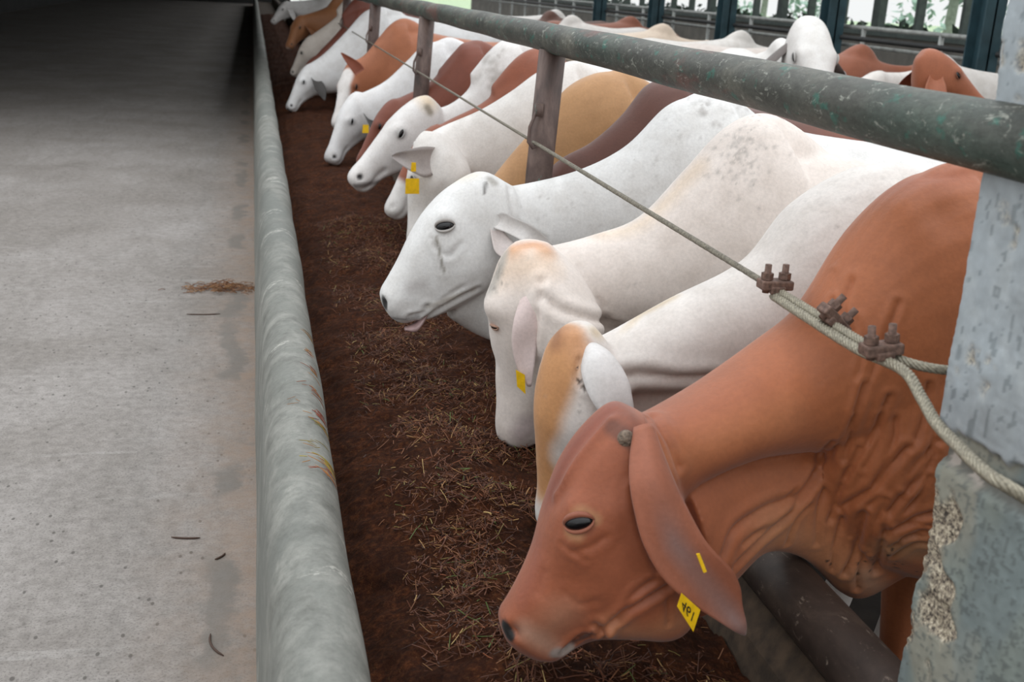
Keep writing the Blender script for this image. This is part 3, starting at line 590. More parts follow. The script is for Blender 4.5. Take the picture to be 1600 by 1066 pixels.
# ---- cream cow with orange poll ------------------------------------------------
Y3 = 2.95
def detail3(sk, root, fr):
    for p, r, d in [([(850, 465), (876, 484), (925, 498), (960, 503)], .014, .010), ([(846, 440), (838, 500), (830, 545)], .012, .008), ([(905, 415), (925, 455), (945, 480)], .008, .003)]: sk.fold(p, r, d)
    sk.N = normals(sk.V, sk.F); sk.tree()
    sk.paint(sk.line([(805, 388), (835, 383), (850, 390)]), .05, srgb('#cf9468'), .8, .9); sk.paint(sk.line([(790, 420), (850, 410)]), .08, srgb('#e3c4a6'), .9, .6)
    sk.paint(sk.line([(787, 400), (778, 430), (775, 450)]), .03, srgb('#a9a39b'), .7, .8)
    greys(sk, 30, (778, 430), (8, 20), .006, '#6f6a64'); greys(sk, 170, (1160, 232), (26, 34), .006, '#9a948f'); greys(sk, 12, (1000, 430), (60, 30), .004, '#a8a29c')
    sk.paint(sk.line([(900, 372), (1000, 350), (1090, 262)]), .05, srgb('#e6cfb6'), .9, .6)
    pr = [(at(*p, y_), at(*q, y_)) for p, q, y_ in [((828, 436), (846, 430), 2.86), ((812, 470), (848, 462), 2.80), ((802, 505), (842, 505), 2.775), ((800, 540), (838, 545), 2.765), ((808, 575), (834, 578), 2.76), ((824, 604), (830, 604), 2.76)]]
    sk.island(ear_shape(pr, .006, .006, 5, 10, [-.012, -.014, -.004, .008, .006, 0]), srgb('#dcc8c4'))
    sk.push(sk.px(778, 478)[0], .05, .035); sk.push(sk.px(772, 570)[0], .035, -.008); sk.push(sk.px(800, 640)[0], .04, .006); sk.N = normals(sk.V, sk.F); sk.tree()
    P, n = sk.px(772, 511)
    if P is not None:
        sk.paint([P], .026, srgb('#b98a70'), .8, .6); put_eye(sk, root, P, n, fr[1] * .3 + fr[3], .036, .013, srgb('#b08a76'))
    sk.paint(sk.line([(825, 665), (815, 680)]), .05, srgb('#b8a8a6'), .7, .9)
    ear_tag(root, [at(806, 578, 2.75), at(820, 586, 2.75), at(821, 616, 2.75), at(808, 604, 2.75)], None, None)
neck3 = S_(Y3, ((815, 388), (835, 520), .085), ((860, 386), (880, 485), .09), ((930, 368), (955, 505), .10), ((1005, 338), (1040, 520), .12), ((1085, 255), (1150, 560), .16), ((1160, 186), (1250, 620), .19), ((1200, 182), (1330, 640), .2))
dew3 = S_(Y3, ((850, 440), (845, 640), .04), ((920, 470), (905, 650), .035), ((1010, 480), (1000, 680), .04), ((1130, 480), (1140, 720), .07), ((1250, 500), (1270, 720), .1))
make_cow('cream cow with an orange poll and its face turned away between two white cows', Y3, (1185, 176), srgb('#e8dcd4'), poll=at(790, 398, 2.95), nose=at(780, 668, 3.02), dorsal=(-.68, .73, .05), ears=False, neck=neck3, dewlap=dew3, vox=.0085, smooth=6, wide=.9, detail=detail3, eyes=False, ear_drop=1.5, earcol=srgb('#dccac6'))

# ---- white cow in profile, tongue out ----------------------------------------------
Y4 = 3.55
head4 = S_(3.5, ((800, 290), (838, 395), .06), ((752, 268), (812, 405), .088), ((700, 294), (782, 432), .108), ((664, 330), (752, 455), .114), ((640, 368), (712, 478), .10), ((622, 405), (680, 492), .08), ((606, 434), (652, 498), .068), ((594, 456), (630, 503), .064), ((596, 474), (612, 497), .035))
neck4 = S_(Y4, ((770, 290), (815, 430), .085, -.04), ((805, 290), (845, 430), .09, -.02), ((900, 268), (920, 430), .10), ((980, 228), (1010, 460), .12), ((1045, 165), (1090, 500), .16), ((1095, 148), (1170, 540), .19), ((1130, 148), (1230, 560), .2))
dew4 = S_(Y4, ((720, 440), (700, 496), .05, -.03), ((770, 420), (755, 528), .045), ((850, 420), (850, 560), .04), ((950, 420), (960, 600), .05), ((1080, 430), (1100, 620), .09))
def detail4(sk, root, fr):
    for p, r, d in [([(665, 495), (700, 475), (745, 450)], .010, .008), ([(640, 494), (662, 488), (668, 478)], .008, .008), ([(795, 295), (800, 330), (808, 350), (850, 375)], .010, .006), ([(680, 385), (700, 400), (720, 380)], .009, .004), ([(675, 372), (688, 400), (693, 425)], .007, .004),
                    ([(690, 470), (710, 455), (725, 445)], .007, .004)]: sk.fold(p, r, d)
    sk.push(sk.px(695, 352)[0], .05, .012); sk.push(sk.px(693, 338)[0], .02, .008); sk.push(sk.px(705, 378)[0], .03, .005); sk.push(sk.px(735, 420)[0], .07, .010); sk.push(sk.px(620, 470)[0], .04, .006)
    pn = sk.px(601, 473)[0]; sk.push(pn, .016, -.012); sk.N = normals(sk.V, sk.F); sk.tree()
    sk.paint(sk.line([(590, 458), (588, 468), (596, 480)]), .035, srgb('#7c7674'), .8, .8); sk.paint(sk.line([(600, 469), (602, 478)]), .020, srgb('#15110f'), .5)
    sk.paint(sk.line([(612, 497), (635, 499), (655, 494)]), .010, srgb('#77706e'), .8, .8); sk.paint(sk.line([(682, 372), (688, 400), (694, 425)]), .008, srgb('#8d867c'), .7, .8); sk.paint(sk.line([(640, 450), (660, 445)]), .03, srgb('#bdb7b5'), .9, .7)
    sk.paint([sk.px(695, 352)[0]], .04, srgb('#8d8682'), .8, .6); sk.paint(sk.line([(759, 286), (757, 302)]), .008, srgb('#4a4440'), .7, .8); sk.paint(sk.line([(766, 280), (772, 285)]), .02, srgb('#a39d95'), .7, .8)
    sk.paint(sk.line([(670, 480), (740, 452)]), .012, srgb('#b5ada2'), .8, .7); sk.paint([sk.px(724, 268)[0]], .012, srgb('#a9a39c'), .6, .8); sk.paint(sk.line([(690, 290), (740, 272)]), .05, srgb('#ded2bd'), .9, .6)
    greys(sk, 40, (1000, 230), (60, 40), .006, '#a7a19d'); greys(sk, 50, (1110, 160), (30, 20), .01, '#a09a96'); greys(sk, 20, (880, 320), (40, 30), .005, '#b0aaa6')
    A, _ = sk.px(682, 357); B, _ = sk.px(711, 353); P, n = sk.px(695, 353); put_eye(sk, root, P, n, B - A, .056, .034, srgb('#a39d98'))
    fr2 = head_frame(at(752, 268, 3.5), at(590, 470, 3.5), V3(-.8, 0, .6)); o, a, u, s, L = fr2
    P, n = sk.cast(o + a * .38 * L - u * .1 * L - s * .5, s)
    if P is not None: put_eye(sk, root, P, n, a, .05, .025, srgb('#8e8883'))
    pr = [(at(*p, y_), at(*q, y_)) for p, q, y_ in [((764, 350), (768, 340), 3.43), ((776, 358), (786, 332), 3.39), ((792, 364), (803, 340), 3.37), ((815, 376), (826, 350), 3.34), ((835, 388), (848, 366), 3.33), ((858, 395), (866, 384), 3.32)]]
    sk.island(ear_shape(pr, .02, .006, 5, 10), srgb('#dcd7d4'))
    pr2 = [(at(*p, y_), at(*q, y_)) for p, q, y_ in [((765, 350), (780, 352), 3.41), ((768, 372), (795, 372), 3.38), ((775, 395), (815, 388), 3.35), ((800, 410), (840, 398), 3.33)]]
    sk.island(ear_shape(pr2, .012, .005, 5, 8), srgb('#d2c6c2'))
    far = [tuple(p - 2 * s * np.dot(p - o, s) for p in q) for q in pr]; sk.island(ear_shape(far, .02, .006, 5, 8), srgb('#dcd7d4'))
    tg = MB(); T = [at(x, y_, 3.47) for x, y_ in ((668, 486), (658, 500), (648, 510), (632, 514))]
    for i, p in enumerate(T): pass
    loft(tg, [(T[0] + V3(0, 0, .01), T[0] - V3(0, 0, .015), .02), (T[1] + V3(0, 0, .012), T[1] - V3(0, 0, .02), .028), (T[2] + V3(0, 0, .01), T[2] - V3(0, 0, .018), .026), (T[3] + V3(0, 0, .004), T[3] - V3(0, 0, .004), .012)], 16, 4)
    to = tg.obj('tongue', M_TONGUE, root, True, root.location); to['label'] = 'pale pink tongue sticking out'
make_cow('white cow in profile with dark eye and its tongue sticking out', Y4, (1105, 140), srgb('#e0dedc'), head=head4, neck=neck4, dewlap=dew4, vox=.0085, smooth=5, wide=.9, detail=detail4)

# ---- the row beyond ----------------------------------------------------------------
DK = srgb('#5c3326'); TAN = srgb('#b98a5c'); RED = srgb('#8c4a2e')
def nk(y, *r): return S_(y, *r)
def det_none(sk, root, fr): pass
make_cow('dark chocolate-brown cow, only its neck showing beyond the white cow in profile', 4.08, (1062, 116), DK, rear=1.03, marks=lambda sk, fr: sk.mask((sk.V[:, 0] - 1.9) / .5, srgb('#8f5036')), poll=at(835, 300, 4.08), nose=at(720, 430, 4.0), dorsal=(-.9, 0, .4),
         neck=nk(4.08, ((820, 310), (850, 400), .085), ((872, 252), (890, 400), .09), ((925, 222), (960, 430), .11), ((975, 178), (1030, 450), .15), ((1015, 130), (1090, 470), .18), ((1060, 122), (1150, 480), .2)), wide=.85)
make_cow('light tan cow whose neck shows either side of the nearest fence post', 4.68, (965, 108), TAN, rear=1.03, poll=at(775, 285, 4.7), nose=at(700, 420, 4.65), dorsal=(-.9, 0, .4),
         neck=nk(4.68, ((760, 290), (800, 380), .085), ((800, 240), (830, 370), .09), ((838, 196), (890, 390), .11), ((885, 138), (950, 400), .15), ((930, 114), (1000, 410), .18), ((965, 112), (1050, 420), .19)), wide=.85)
def marks5(sk, fr):
    o, a, u, s, L = fr; sk.paint(sk.line([(620, 290), (632, 310)]), .07, srgb('#a88f80'), .8, .8); sk.paint(sk.line([(630, 300), (633, 312)]), .03, srgb('#4a302a'), .7, .9)
c5 = make_cow('white cow with grey-lined ear and square yellow tag behind the cow in profile', 5.2, (895, 94), srgb('#e2dcd7'), rear=1.06, poll=at(652, 218, 5.15), nose=at(634, 384, 5.1), dorsal=(-.85, .5, .1), marks=marks5, ears=False, wide=.85, vox=.011,
         neck=nk(5.2, ((645, 222), (670, 310), .09), ((690, 198), (715, 300), .10), ((750, 172), (780, 320), .11), ((800, 142), (850, 340), .15), ((845, 110), (910, 360), .18), ((890, 98), (970, 370), .19)))
pr = [(at(*p, y_), at(*q, y_)) for p, q, y_ in [((692, 238), (694, 244), 5.12), ((682, 231), (687, 262), 5.03), ((662, 229), (668, 277), 4.97), ((640, 233), (646, 270), 4.96), ((622, 238), (626, 257), 4.97), ((612, 243), (613, 247), 4.98)]]
def add_ear(c, pr, col, cup=.02):
    root = c[0]; m_ = ear_shape(pr, cup, .006, 4, 8); b_ = c[3]; me = b_.data; n = len(me.vertices)
    bm = bmesh.new(); bm.from_mesh(me); la = bm.verts.layers.float_color['coat']; vs = []
    for v in m_.v:
        q = bm.verts.new(np.array(v) - np.array(root.location)); q[la] = col; vs.append(q)
    for f in m_.f:
        try: bm.faces.new([vs[i] for i in f]).smooth = True
        except ValueError: pass
    bm.to_mesh(me); bm.free()
add_ear(c5, pr, srgb('#b3aaa7'))
ear_tag(c5[0], [at(633, 303, 4.94), at(655, 303, 4.94), at(655, 279, 4.94), at(634, 279, 4.94)], None, plate([at(642, 268, 4.94), at(650, 268, 4.94), at(650, 254, 4.94), at(643, 254, 4.94)], .006))
def marksw(sk, fr):
    o, a, u, s, L = fr; sk.paint([o + a * .8 * L - u * .1 * L, o + a * 1.05 * L - u * .15 * L], .24 * L, srgb('#d9d4d0'), .3)
make_cow('red-brown cow with a white muzzle lowered under the white cows', 5.75, (838, 74), RED, rear=.95, poll=at(668, 200, 5.75), nose=at(596, 325, 5.7), dorsal=(-.9, .1, .4), marks=marksw, wide=.85, ears=False,
         neck=nk(5.75, ((670, 205), (690, 270), .08), ((700, 188), (720, 270), .09), ((755, 160), (780, 280), .11), ((795, 122), (830, 300), .15), ((825, 82), (880, 310), .18), ((850, 78), (930, 320), .19)))
def marks6(sk, fr):
    o, a, u, s, L = fr; sk.paint(sk.line([(640, 155), (660, 150), (670, 160)]), .08, srgb('#dfc7a6'), .9, .8); sk.paint(sk.line([(668, 168), (672, 175)]), .03, srgb('#8d8272'), .7, .9); sk.paint(sk.line([(600, 185), (640, 155)]), .05, srgb('#e4d2b4'), .9, .6)
    sk.paint(sk.line([(541, 262), (541, 270)]), .05, srgb('#2a211f'), .5, .9); sk.paint(sk.line([(555, 291), (590, 285)]), .02, srgb('#6a5f5c'), .7, .8); greys(sk, 60, (775, 110), (12, 20), .02, '#b3aca6')
make_cow('white cow with black nose and cream poll, head raised across others below the second post', 6.3, (800, 58), srgb('#e3dedb'), poll=at(652, 152, 6.25), nose=at(540, 272, 6.2), dorsal=(-.75, -.1, .65), marks=marks6, wide=.85, vox=.010, muzzle='#d8d0cb', ears=False,
         neck=nk(6.3, ((655, 158), (690, 230), .10), ((690, 168), (710, 235), .10), ((730, 142), (750, 250), .12), ((752, 98), (800, 260), .16), ((778, 68), (840, 270), .18), ((805, 62), (880, 280), .19)))
c7 = make_cow('dark red-brown cow with a small yellow tag squeezed under two white heads', 7.1, (742, 62), srgb('#7a3d28'), poll=at(606, 158, 7.1), nose=at(553, 250, 7.1), dorsal=(-.85, .1, .5), wide=.82,
         neck=nk(7.1, ((600, 163), (620, 210), .09), ((630, 150), (650, 215), .10), ((672, 128), (690, 230), .12), ((700, 95), (720, 240), .15), ((722, 68), (760, 250), .18), ((745, 65), (800, 250), .19)))
ear_tag(c7[0], [at(566, 208, 6.86), at(576, 208, 6.86), at(576, 195, 6.86), at(567, 195, 6.86)])
make_cow('white dark-eared cow in profile just left of the yellow-tagged dark red-brown cow', 8.4, (700, 58), srgb('#e1dedd'), poll=at(550, 148, 8.4), nose=at(506, 246, 8.3), dorsal=(-.75, -.35, .45), wide=.85, earcol=srgb('#2e2a28'), muzzle='#cfc8c4',
         neck=nk(8.4, ((555, 150), (580, 215), .10), ((600, 128), (620, 210), .11), ((635, 96), (660, 215), .13), ((660, 72), (690, 220), .16), ((690, 62), (730, 220), .18)))
def marks9(sk, fr):
    o, a, u, s, L = fr; sk.paint([o + u * .03 * L + a * .25 * L, o + u * .03 * L + a * 1.05 * L - u * .1 * L], .17 * L, srgb('#e2dcd8'), .35)
c9 = make_cow('chestnut and white cow with one pointed ear raised and a white blaze', 9.6, (630, 28), srgb('#a5623e'), poll=at(548, 98, 9.6), nose=at(520, 192, 9.4), dorsal=(-.7, -.55, .4), marks=marks9, wide=.85, ears=False,
         neck=nk(9.6, ((550, 98), (570, 165), .10), ((570, 85), (595, 160), .11), ((590, 62), (620, 165), .13), ((610, 38), (640, 170), .16), ((632, 32), (660, 170), .18)))
add_ear(c9, [(at(*p, 9.33), at(*q, 9.33)) for p, q in [((556, 118), (570, 108)), ((548, 108), (562, 98)), ((539, 95), (546, 88)), ((532, 83), (534, 82))]], srgb('#8d4a33'), .015)
make_cow('white cow with a dark ear, nose down against the trough wall', 11.9, (600, 5), srgb('#dcdad9'), poll=at(478, 102, 11.9), nose=at(445, 166, 11.8), dorsal=(-.9, -.2, .4), wide=.85, earcol=srgb('#3a3532'), muzzle='#b9b4b2',
         neck=nk(11.9, ((476, 104), (495, 150), .10), ((505, 85), (525, 145), .12), ((540, 50), (565, 145), .15), ((570, 18), (600, 145), .18), ((600, 8), (630, 145), .19)))
make_cow('deep red-brown cow behind the white cow with the dark ear', 13.0, (566, -8), srgb('#6b3321'), poll=at(490, 88, 13.0), nose=at(455, 135, 13.0), dorsal=(-.9, 0, .4), wide=.85, ears=False)
make_cow('pale cow showing a slim cream neck near the far end of the trough', 13.9, (556, -14), srgb('#cfc4ba'), poll=at(480, 58, 13.9), nose=at(452, 112, 14.0), dorsal=(-.9, .2, .3), wide=.85, ears=False)
make_cow('orange-brown cow with a pinkish face at the far end of the trough', 14.9, (540, -18), srgb('#94603a'), poll=at(466, 25, 14.9), nose=at(447, 70, 14.7), dorsal=(-.7, -.55, .4), wide=.85, muzzle='#a98a78')
make_cow('grey-white cow farthest along the trough at the top of the photo', 16.2, (525, -24), srgb('#c9c6c4'), poll=at(445, 2, 16.2), nose=at(422, 32, 16.1), dorsal=(-.85, -.3, .4), wide=.85)

# ---- cattle loose in the pen and at the far fence -----------------------------------------------
def pen_cow(label, X, y, yaw, col, hz=1.30, nod=0.0, marks=None, sc=1.0, turn=0.0, hl=1.0, **kw):
    """standing cow; yaw is the direction its rump points; the head sits in front of the shoulder"""
    cx, sy_ = math.cos(yaw), math.sin(yaw); f = V3(-cx, -sy_, 0); tf = yaw + turn; f2 = V3(-math.cos(tf), -math.sin(tf), 0)
    poll = V3(X, y, 0) + f * .38 + V3(0, 0, hz); nose = poll + (f2 * .40 * math.cos(nod) + V3(0, 0, -.30 - .2 * math.sin(nod))) * hl
    return make_cow(label, y, None, col, poll=poll, nose=nose, dorsal=f2 * .5 + V3(0, 0, .8), X0=X, sc=sc, yaw=yaw, vox=.018, smooth=5, marks=marks, wide=.9, **kw)
pw = at(1288, 30, 7.4)
pen_cow('white cow standing in the pen facing the camera with head held high over the others', pw[0] - .05, 7.75, 1.45, srgb('#e4e0dc'), hz=pw[2], nod=.5, muzzle='#cbb9b2', hl=1.45, earcol=srgb('#6d6460'))
pb = at(1462, 76, 6.3)
pen_cow('red-brown cow in the pen holding its head up, facing right past the blue-green column', pb[0] + .2, 6.62, 1.0, srgb('#a05a38'), hz=pb[2], sc=.93, turn=2.0)
FAR = [('white cow by the far fence, leftmost of the ones beyond the rail', 3.9, 15.2, .3, '#d9d2cc'), ('cream cow by the far fence below the second column', 4.9, 13.3, 3.1, '#d8c4b0'), ('brown cow by the far fence showing its back', 5.6, 16.7, 3.0, '#8a5038'),
       ('white cow at the far fence with its rump to the light', 5.4, 12.2, 3.3, '#dcd6d0'), ('pinkish white cow at the far rail between two columns', 5.6, 10.9, 2.8, '#d8ccc4'), ('chestnut cow at the far rail near the right column', 5.5, 9.7, 3.2, '#94553a'),
       ('white cow lying low near the right column', 5.2, 8.6, .15, '#dfd8d2'), ('dark brown cow far back in the pen', 4.2, 17.5, .5, '#5d3a2c'), ('white cow far back in the pen beside the dark one', 5.0, 18.8, 2.9, '#d7d2cd')]
for lb, X, y, yw, cc in FAR: pen_cow(lb, X, y, yw, srgb(cc), hz=1.15, sc=.95)

# ---------------------------------------------------------------- feeding fence: rails and posts welded into one thing
RX = 1.005
fence = empty('pipe_fence', (RX, 3.96, 0), 'heavy worn grey-green pipe fence with rusty posts between cattle and trough', 'fence')
def pipe(mb, x, z, y0, y1, r, n=28, dy=.12):
    ys = np.arange(y0, y1, dy); mb.tube([V3(x + .0012 * math.sin(y * 9), y, z + .0015 * math.sin(y * 6.3)) for y in ys], r, n)
mb = MB(); pipe(mb, RX, 1.458, 1.30, 45, .0500); mb.obj('top_rail', M_PIPE, fence, True, fence.location)
mb = MB(); pipe(mb, 1.03, .515, .35, 45, .060); lr = mb.obj('bottom_rail', M_LOW, fence, True, fence.location); lr['label'] = 'dark brown bottom pipe under the dewlaps'
for i, y in enumerate((3.96, 7.03, 10.10, 13.17, 16.24, 19.31)):
    mb = MB(); mb.tube([V3(RX - .03, y, .10), V3(RX - .03, y, .5), V3(RX - .02, y, 1.0), V3(RX, y, 1.42)], .047, 20); po = mb.obj('post', M_POST, fence, True, fence.location)
    hk = MB(); hk.tube([V3(RX - .05, y - .04, 1.22), V3(RX - .075, y - .045, 1.16), V3(RX - .078, y - .05, 1.11), V3(RX - .062, y - .055, 1.09), V3(RX - .045, y - .05, 1.10)], .006, 8); hk.box((RX - .045, y - .045, 1.22), (.026, .012, .045))
    hk.obj('cable_hook', M_POST, po, True, fence.location)

# ---------------------------------------------------------------- concrete pillar (paint above, broken lower edge)
PX, PY, PH = 1.176, 1.30, .165
cor = [(-1, -1), (1, -1), (1, 1), (-1, 1)]; ring = []
for q in range(4):
    a_, b_ = np.array(cor[q], float), np.array(cor[(q + 1) % 4], float); ring += [a_ + (b_ - a_) * t_ for t_ in np.linspace(0, 1, 61 if q == 3 else 16)[:-1]]
ring = np.array(ring); ln = np.linalg.norm(ring, axis=1); ring = np.where((ln > 1.30)[:, None], ring / ln[:, None] * 1.32, ring); k = len(ring)
zs = np.concatenate([np.arange(0, .4, .02), np.arange(.4, 1.9, .004), np.arange(1.9, 3.5, .1)]); nz = len(zs)
P = np.array([(PX + PH * a, PY + PH * b_, z) for z in zs for a, b_ in ring]); ctr = P.copy(); ctr[:, 0] -= PX; ctr[:, 1] -= PY; ctr[:, 2] = 0; out = ctr / np.linalg.norm(ctr, axis=1, keepdims=True)
z = P[:, 2]; ra = np.tile(ring[:, 0], nz); rb = np.tile(ring[:, 1], nz); nn = vnoise(P, 40, 4); n2 = vnoise(P, 130, 5); n3 = vnoise(P, 420, 6); left = np.clip((-ra - .45) / .2, 0, 1) * np.clip((rb - .28 + .25 * nn) / .18, 0, 1)
zz = z + .03 * nn
chip = np.clip(np.exp(-((zz - .83) / .095) ** 4) + .9 * np.exp(-((zz - .665) / .04) ** 2) * np.clip((rb - .7) / .2, 0, 1) + np.clip((.60 - zz) / .05, 0, 1) - .25 + .35 * nn + .2 * n2, 0, 1); chip = np.clip(chip * left * 2.2, 0, 1)
upper = np.clip((z - (1.036 + .010 * nn + .006 * n2 - .0 * rb)) / .006, 0, 1)
lip = np.exp(-((z - 1.60) / .06) ** 2)
disp = .0006 * n3 + .0012 * nn + .008 * upper - chip * (.008 + .003 * n3 + .003 * n2) + .010 * lip * (.5 + .3 * nn) * left - .0 * z
band = np.exp(-((z - (.992 + .008 * nn)) / .020) ** 4); disp -= .013 * band
P += out * disp[:, None]
def lay(C, w, col): w = np.clip(w, 0, 1)[:, None]; return C * (1 - w) + np.array(srgb(col)[:3]) * w
C0 = np.tile(np.array(srgb('#a9b1b6')[:3]), (len(P), 1)); C0 = lay(C0, .5 * np.clip(n2 * 1.5 - .2, 0, 1), '#bcc3c6'); C0 = lay(C0, np.clip((vnoise(P * [1, 1, .6], 300, 21) - .96) * 20, 0, 1) * .7, '#6d7679')
low = np.tile(np.array(srgb('#8a948f')[:3]), (len(P), 1)); low = lay(low, np.clip(vnoise(P * [1, 1, .4], 45, 9) * 1.6, 0, .8), '#7e8a8b'); low = lay(low, np.clip(vnoise(P * [1, 1, .6], 30, 19) * 2 - .5, 0, .8), '#a09e90'); low = lay(low, np.clip((n3 - .5) * 4, 0, .6), '#5d6463')
C0 = C0 * upper[:, None] + low * (1 - upper[:, None]); C0 = lay(C0, band * .9, '#63605a'); C0 = lay(C0, band * np.clip((n2 - .45) * 6, 0, 1), '#b5aca4')
F = [(i * k + j, i * k + (j + 1) % k, (i + 1) * k + (j + 1) % k, (i + 1) * k + j) for i in range(nz - 1) for j in range(k)] + [list(range(k)), [(nz - 1) * k + j for j in range(k)]]
pil = mesh_obj('trim_pillar', P, F, M_PILLAR); struct(pil)
a_ = pil.data.attributes.new('broken', 'FLOAT', 'POINT'); a_.data.foreach_set('value', np.clip(chip * 1.6, 0, 1).astype(np.float32))
a_ = pil.data.attributes.new('coat', 'FLOAT_COLOR', 'POINT'); a_.data.foreach_set('color', np.hstack([np.clip(C0, 0, 1), np.ones((len(C0), 1))]).ravel().astype(np.float32))

# ---------------------------------------------------------------- wire rope along the fence, with clips and the loop round the pillar
cable = empty('wire_rope', (.952, 1.95, 1.107), 'twisted steel wire rope strung along the posts and looped round the concrete pillar', 'rope')
def rope(pts, r, strands=6, pitch=.05, n=6, step=.004):
    pts = cr(np.array(pts), 12); seg = np.linalg.norm(np.diff(pts, axis=0), axis=1); L = np.concatenate([[0], np.cumsum(seg)]); m = int(L[-1] / step); u = np.linspace(0, L[-1], m)
    C = np.stack([np.interp(u, L, pts[:, i]) for i in range(3)], 1); T = np.gradient(C, axis=0); T /= np.linalg.norm(T, axis=1, keepdims=True); up = np.array([0, 0, 1.0]); A = np.cross(T, up); A /= np.linalg.norm(A, axis=1, keepdims=True); B = np.cross(T, A); mb = MB()
    for s in range(strands):
        ph = 2 * math.pi * (s / strands + u / pitch); mb.tube(list(C + r * .62 * (A * np.cos(ph)[:, None] + B * np.sin(ph)[:, None])), r * .42, n)
    return mb
def cz(y): return 1.045 - .0 * y
KX, KZ = .952, 1.107
main = [V3(KX, y, KZ) for y in (8, 7.03, 5.5, 3.96, 3.2, 2.5, 1.95)]
near = [V3(KX, 1.95, KZ), V3(KX, 1.78, KZ), V3(KX, 1.62, KZ), V3(KX + .012, 1.545, KZ - .002), V3(1.0, 1.495, KZ - .006), V3(1.08, 1.482, KZ - .01), V3(1.22, 1.482, KZ - .01)]
rope(main[3:], .0066, 6, .045, 5, .006).obj('strand', M_CABLE_D, cable, True, cable.location)
far_ = MB().tube([V3(KX, y, KZ) for y in np.linspace(45, 3.96, 60)], .0055, 8); far_.obj('strand', M_CABLE_D, cable, True, cable.location)
rope(near, .0078, 6, .05, 6, .004).obj('strand', M_CABLE, cable, True, cable.location)
tail = [V3(KX - .011, 1.92, KZ - .008), V3(KX - .012, 1.78, KZ - .009), V3(KX - .012, 1.6, KZ - .009), at(1410, 578, 1.48), at(1440, 622, 1.40), at(1462, 660, 1.33), at(1490, 690, 1.265), at(1540, 738, 1.165), at(1600, 776, 1.115), V3(1.15, 1.09, .93), V3(1.30, 1.09, .93)]
tl = rope(tail, .0088, 6, .055, 6, .004).obj('strand', M_CABLE, cable, True, cable.location); tl['label'] = 'pale loose rope end looped round the pillar'
def clip(y, tilt):
    c = V3(KX - .007, y, KZ - .004); ax = V3(0, 1, 0); a = nrm(V3(math.cos(tilt), 0, math.sin(tilt))); b_ = np.cross(ax, a)
    b_ = b_ if b_[2] > 0 or abs(b_[2]) < .2 else -b_
    e = empty('rope_clip', (0, 0, 0)); e.parent = cable; e.location = (0, 0, 0)
    mb = MB(); r = .0175
    mb.tube([c + a * r * sx_ + b_ * h + ax * .0 for sx_, h in ((-1, .054), (-1, .0))] + [c + a * r * math.cos(t_) - b_ * r * math.sin(t_) * 1.1 for t_ in np.linspace(math.pi, 2 * math.pi, 9)] + [c + a * r + b_ * .054], .0064, 10)
    mb.obj('u_bolt', M_CLIP, e, True, cable.location)
    mb = MB(); mb.box(c + b_ * .016, (.062, .034, .018), (a, ax, b_)); mb.box(c + b_ * .008, (.03, .040, .014), (a, ax, b_)); so = mb.obj('saddle', M_CLIP, e, False, cable.location); bv = so.modifiers.new('b', 'BEVEL'); bv.width = .003; bv.segments = 2
    for sg in (-1, 1):
        mb = MB(); mb.tube([c + a * r * sg + b_ * .026, c + a * r * sg + b_ * .038], .0115, 6); mb.obj('nut', M_CLIP, e, False, cable.location)
for y, tl_ in ((1.927, 0.0), (1.713, 2.4), (1.535, .1)): clip(y, tl_)

# ---------------------------------------------------------------- far side of the shed
ffence = empty('rail_fence', (7.2, 12, 0), 'far pale and dark railing across the pen below the bright openings', 'fence')
for nm, z, r, mt, lb in (('rail', 1.255, .03, M_FARDARK, 'dark rail'), ('rail', 1.385, .028, M_FARRAIL, 'pale top rail'), ('rail', 1.165, .024, M_FARRAIL, 'pale lower rail')):
    o = MB().tube([V3(7.2 if mt is M_FARDARK else 7.35, 6.5, z), V3(7.2 if mt is M_FARDARK else 7.35, 40, z)], r, 10).obj(nm, mt, ffence, True, ffence.location); o['label'] = lb
for y in np.arange(8.3, 36, 1.72): MB().tube([V3(7.35, y, 0), V3(7.35, y, 1.385)], .03, 8).obj('post', M_FARRAIL, ffence, True, ffence.location)
ords = ('first blue-green steel column from the right beyond the pen', 'second blue-green steel column from the right, right of the white cow with raised head', 'third blue-green steel column from the right, left of the white cow with raised head', 'fourth blue-green steel column from the right', 'fifth blue-green steel column from the right, above the pipe rail')
for lb, y in zip(ords, (10.6, 13.85, 17.3, 20.6, 24.2)):
    m_ = MB(); m_.box((7.1, y, 1.9), (.02, .26, 3.8)); m_.box((7.1, y - .12, 1.9), (.22, .02, 3.8)); m_.box((7.1, y + .12, 1.9), (.22, .02, 3.8)); m_.box((7.1, y, .02), (.34, .36, .04))
    tag(m_.obj('steel_column', M_COLUMN, None, False), lb, 'column', 'blue-green columns along the far fence')
# outer wall with tall framed openings
m_ = MB(); m_.box((9.1, 25, .62), (.2, 50, 1.24)); struct(m_.obj('wall_right', M_BLOCK, None, False))
m_ = MB(); m_.box((9.1, 25, 1.27), (.3, 50, .06)); m_.box((9.1, 25, 3.7), (.2, 50, .25)); struct(m_.obj('trim_sill', M_MULLION, None, False))
for i, y in enumerate(np.arange(6.2, 46, 1.12)):
    w = .20 if i % 3 == 0 else .07; m_ = MB(); m_.box((9.1, y, 2.45), (.12, w, 2.35)); struct(m_.obj('trim_%d' % (i + 1), M_MULLION, None, False))
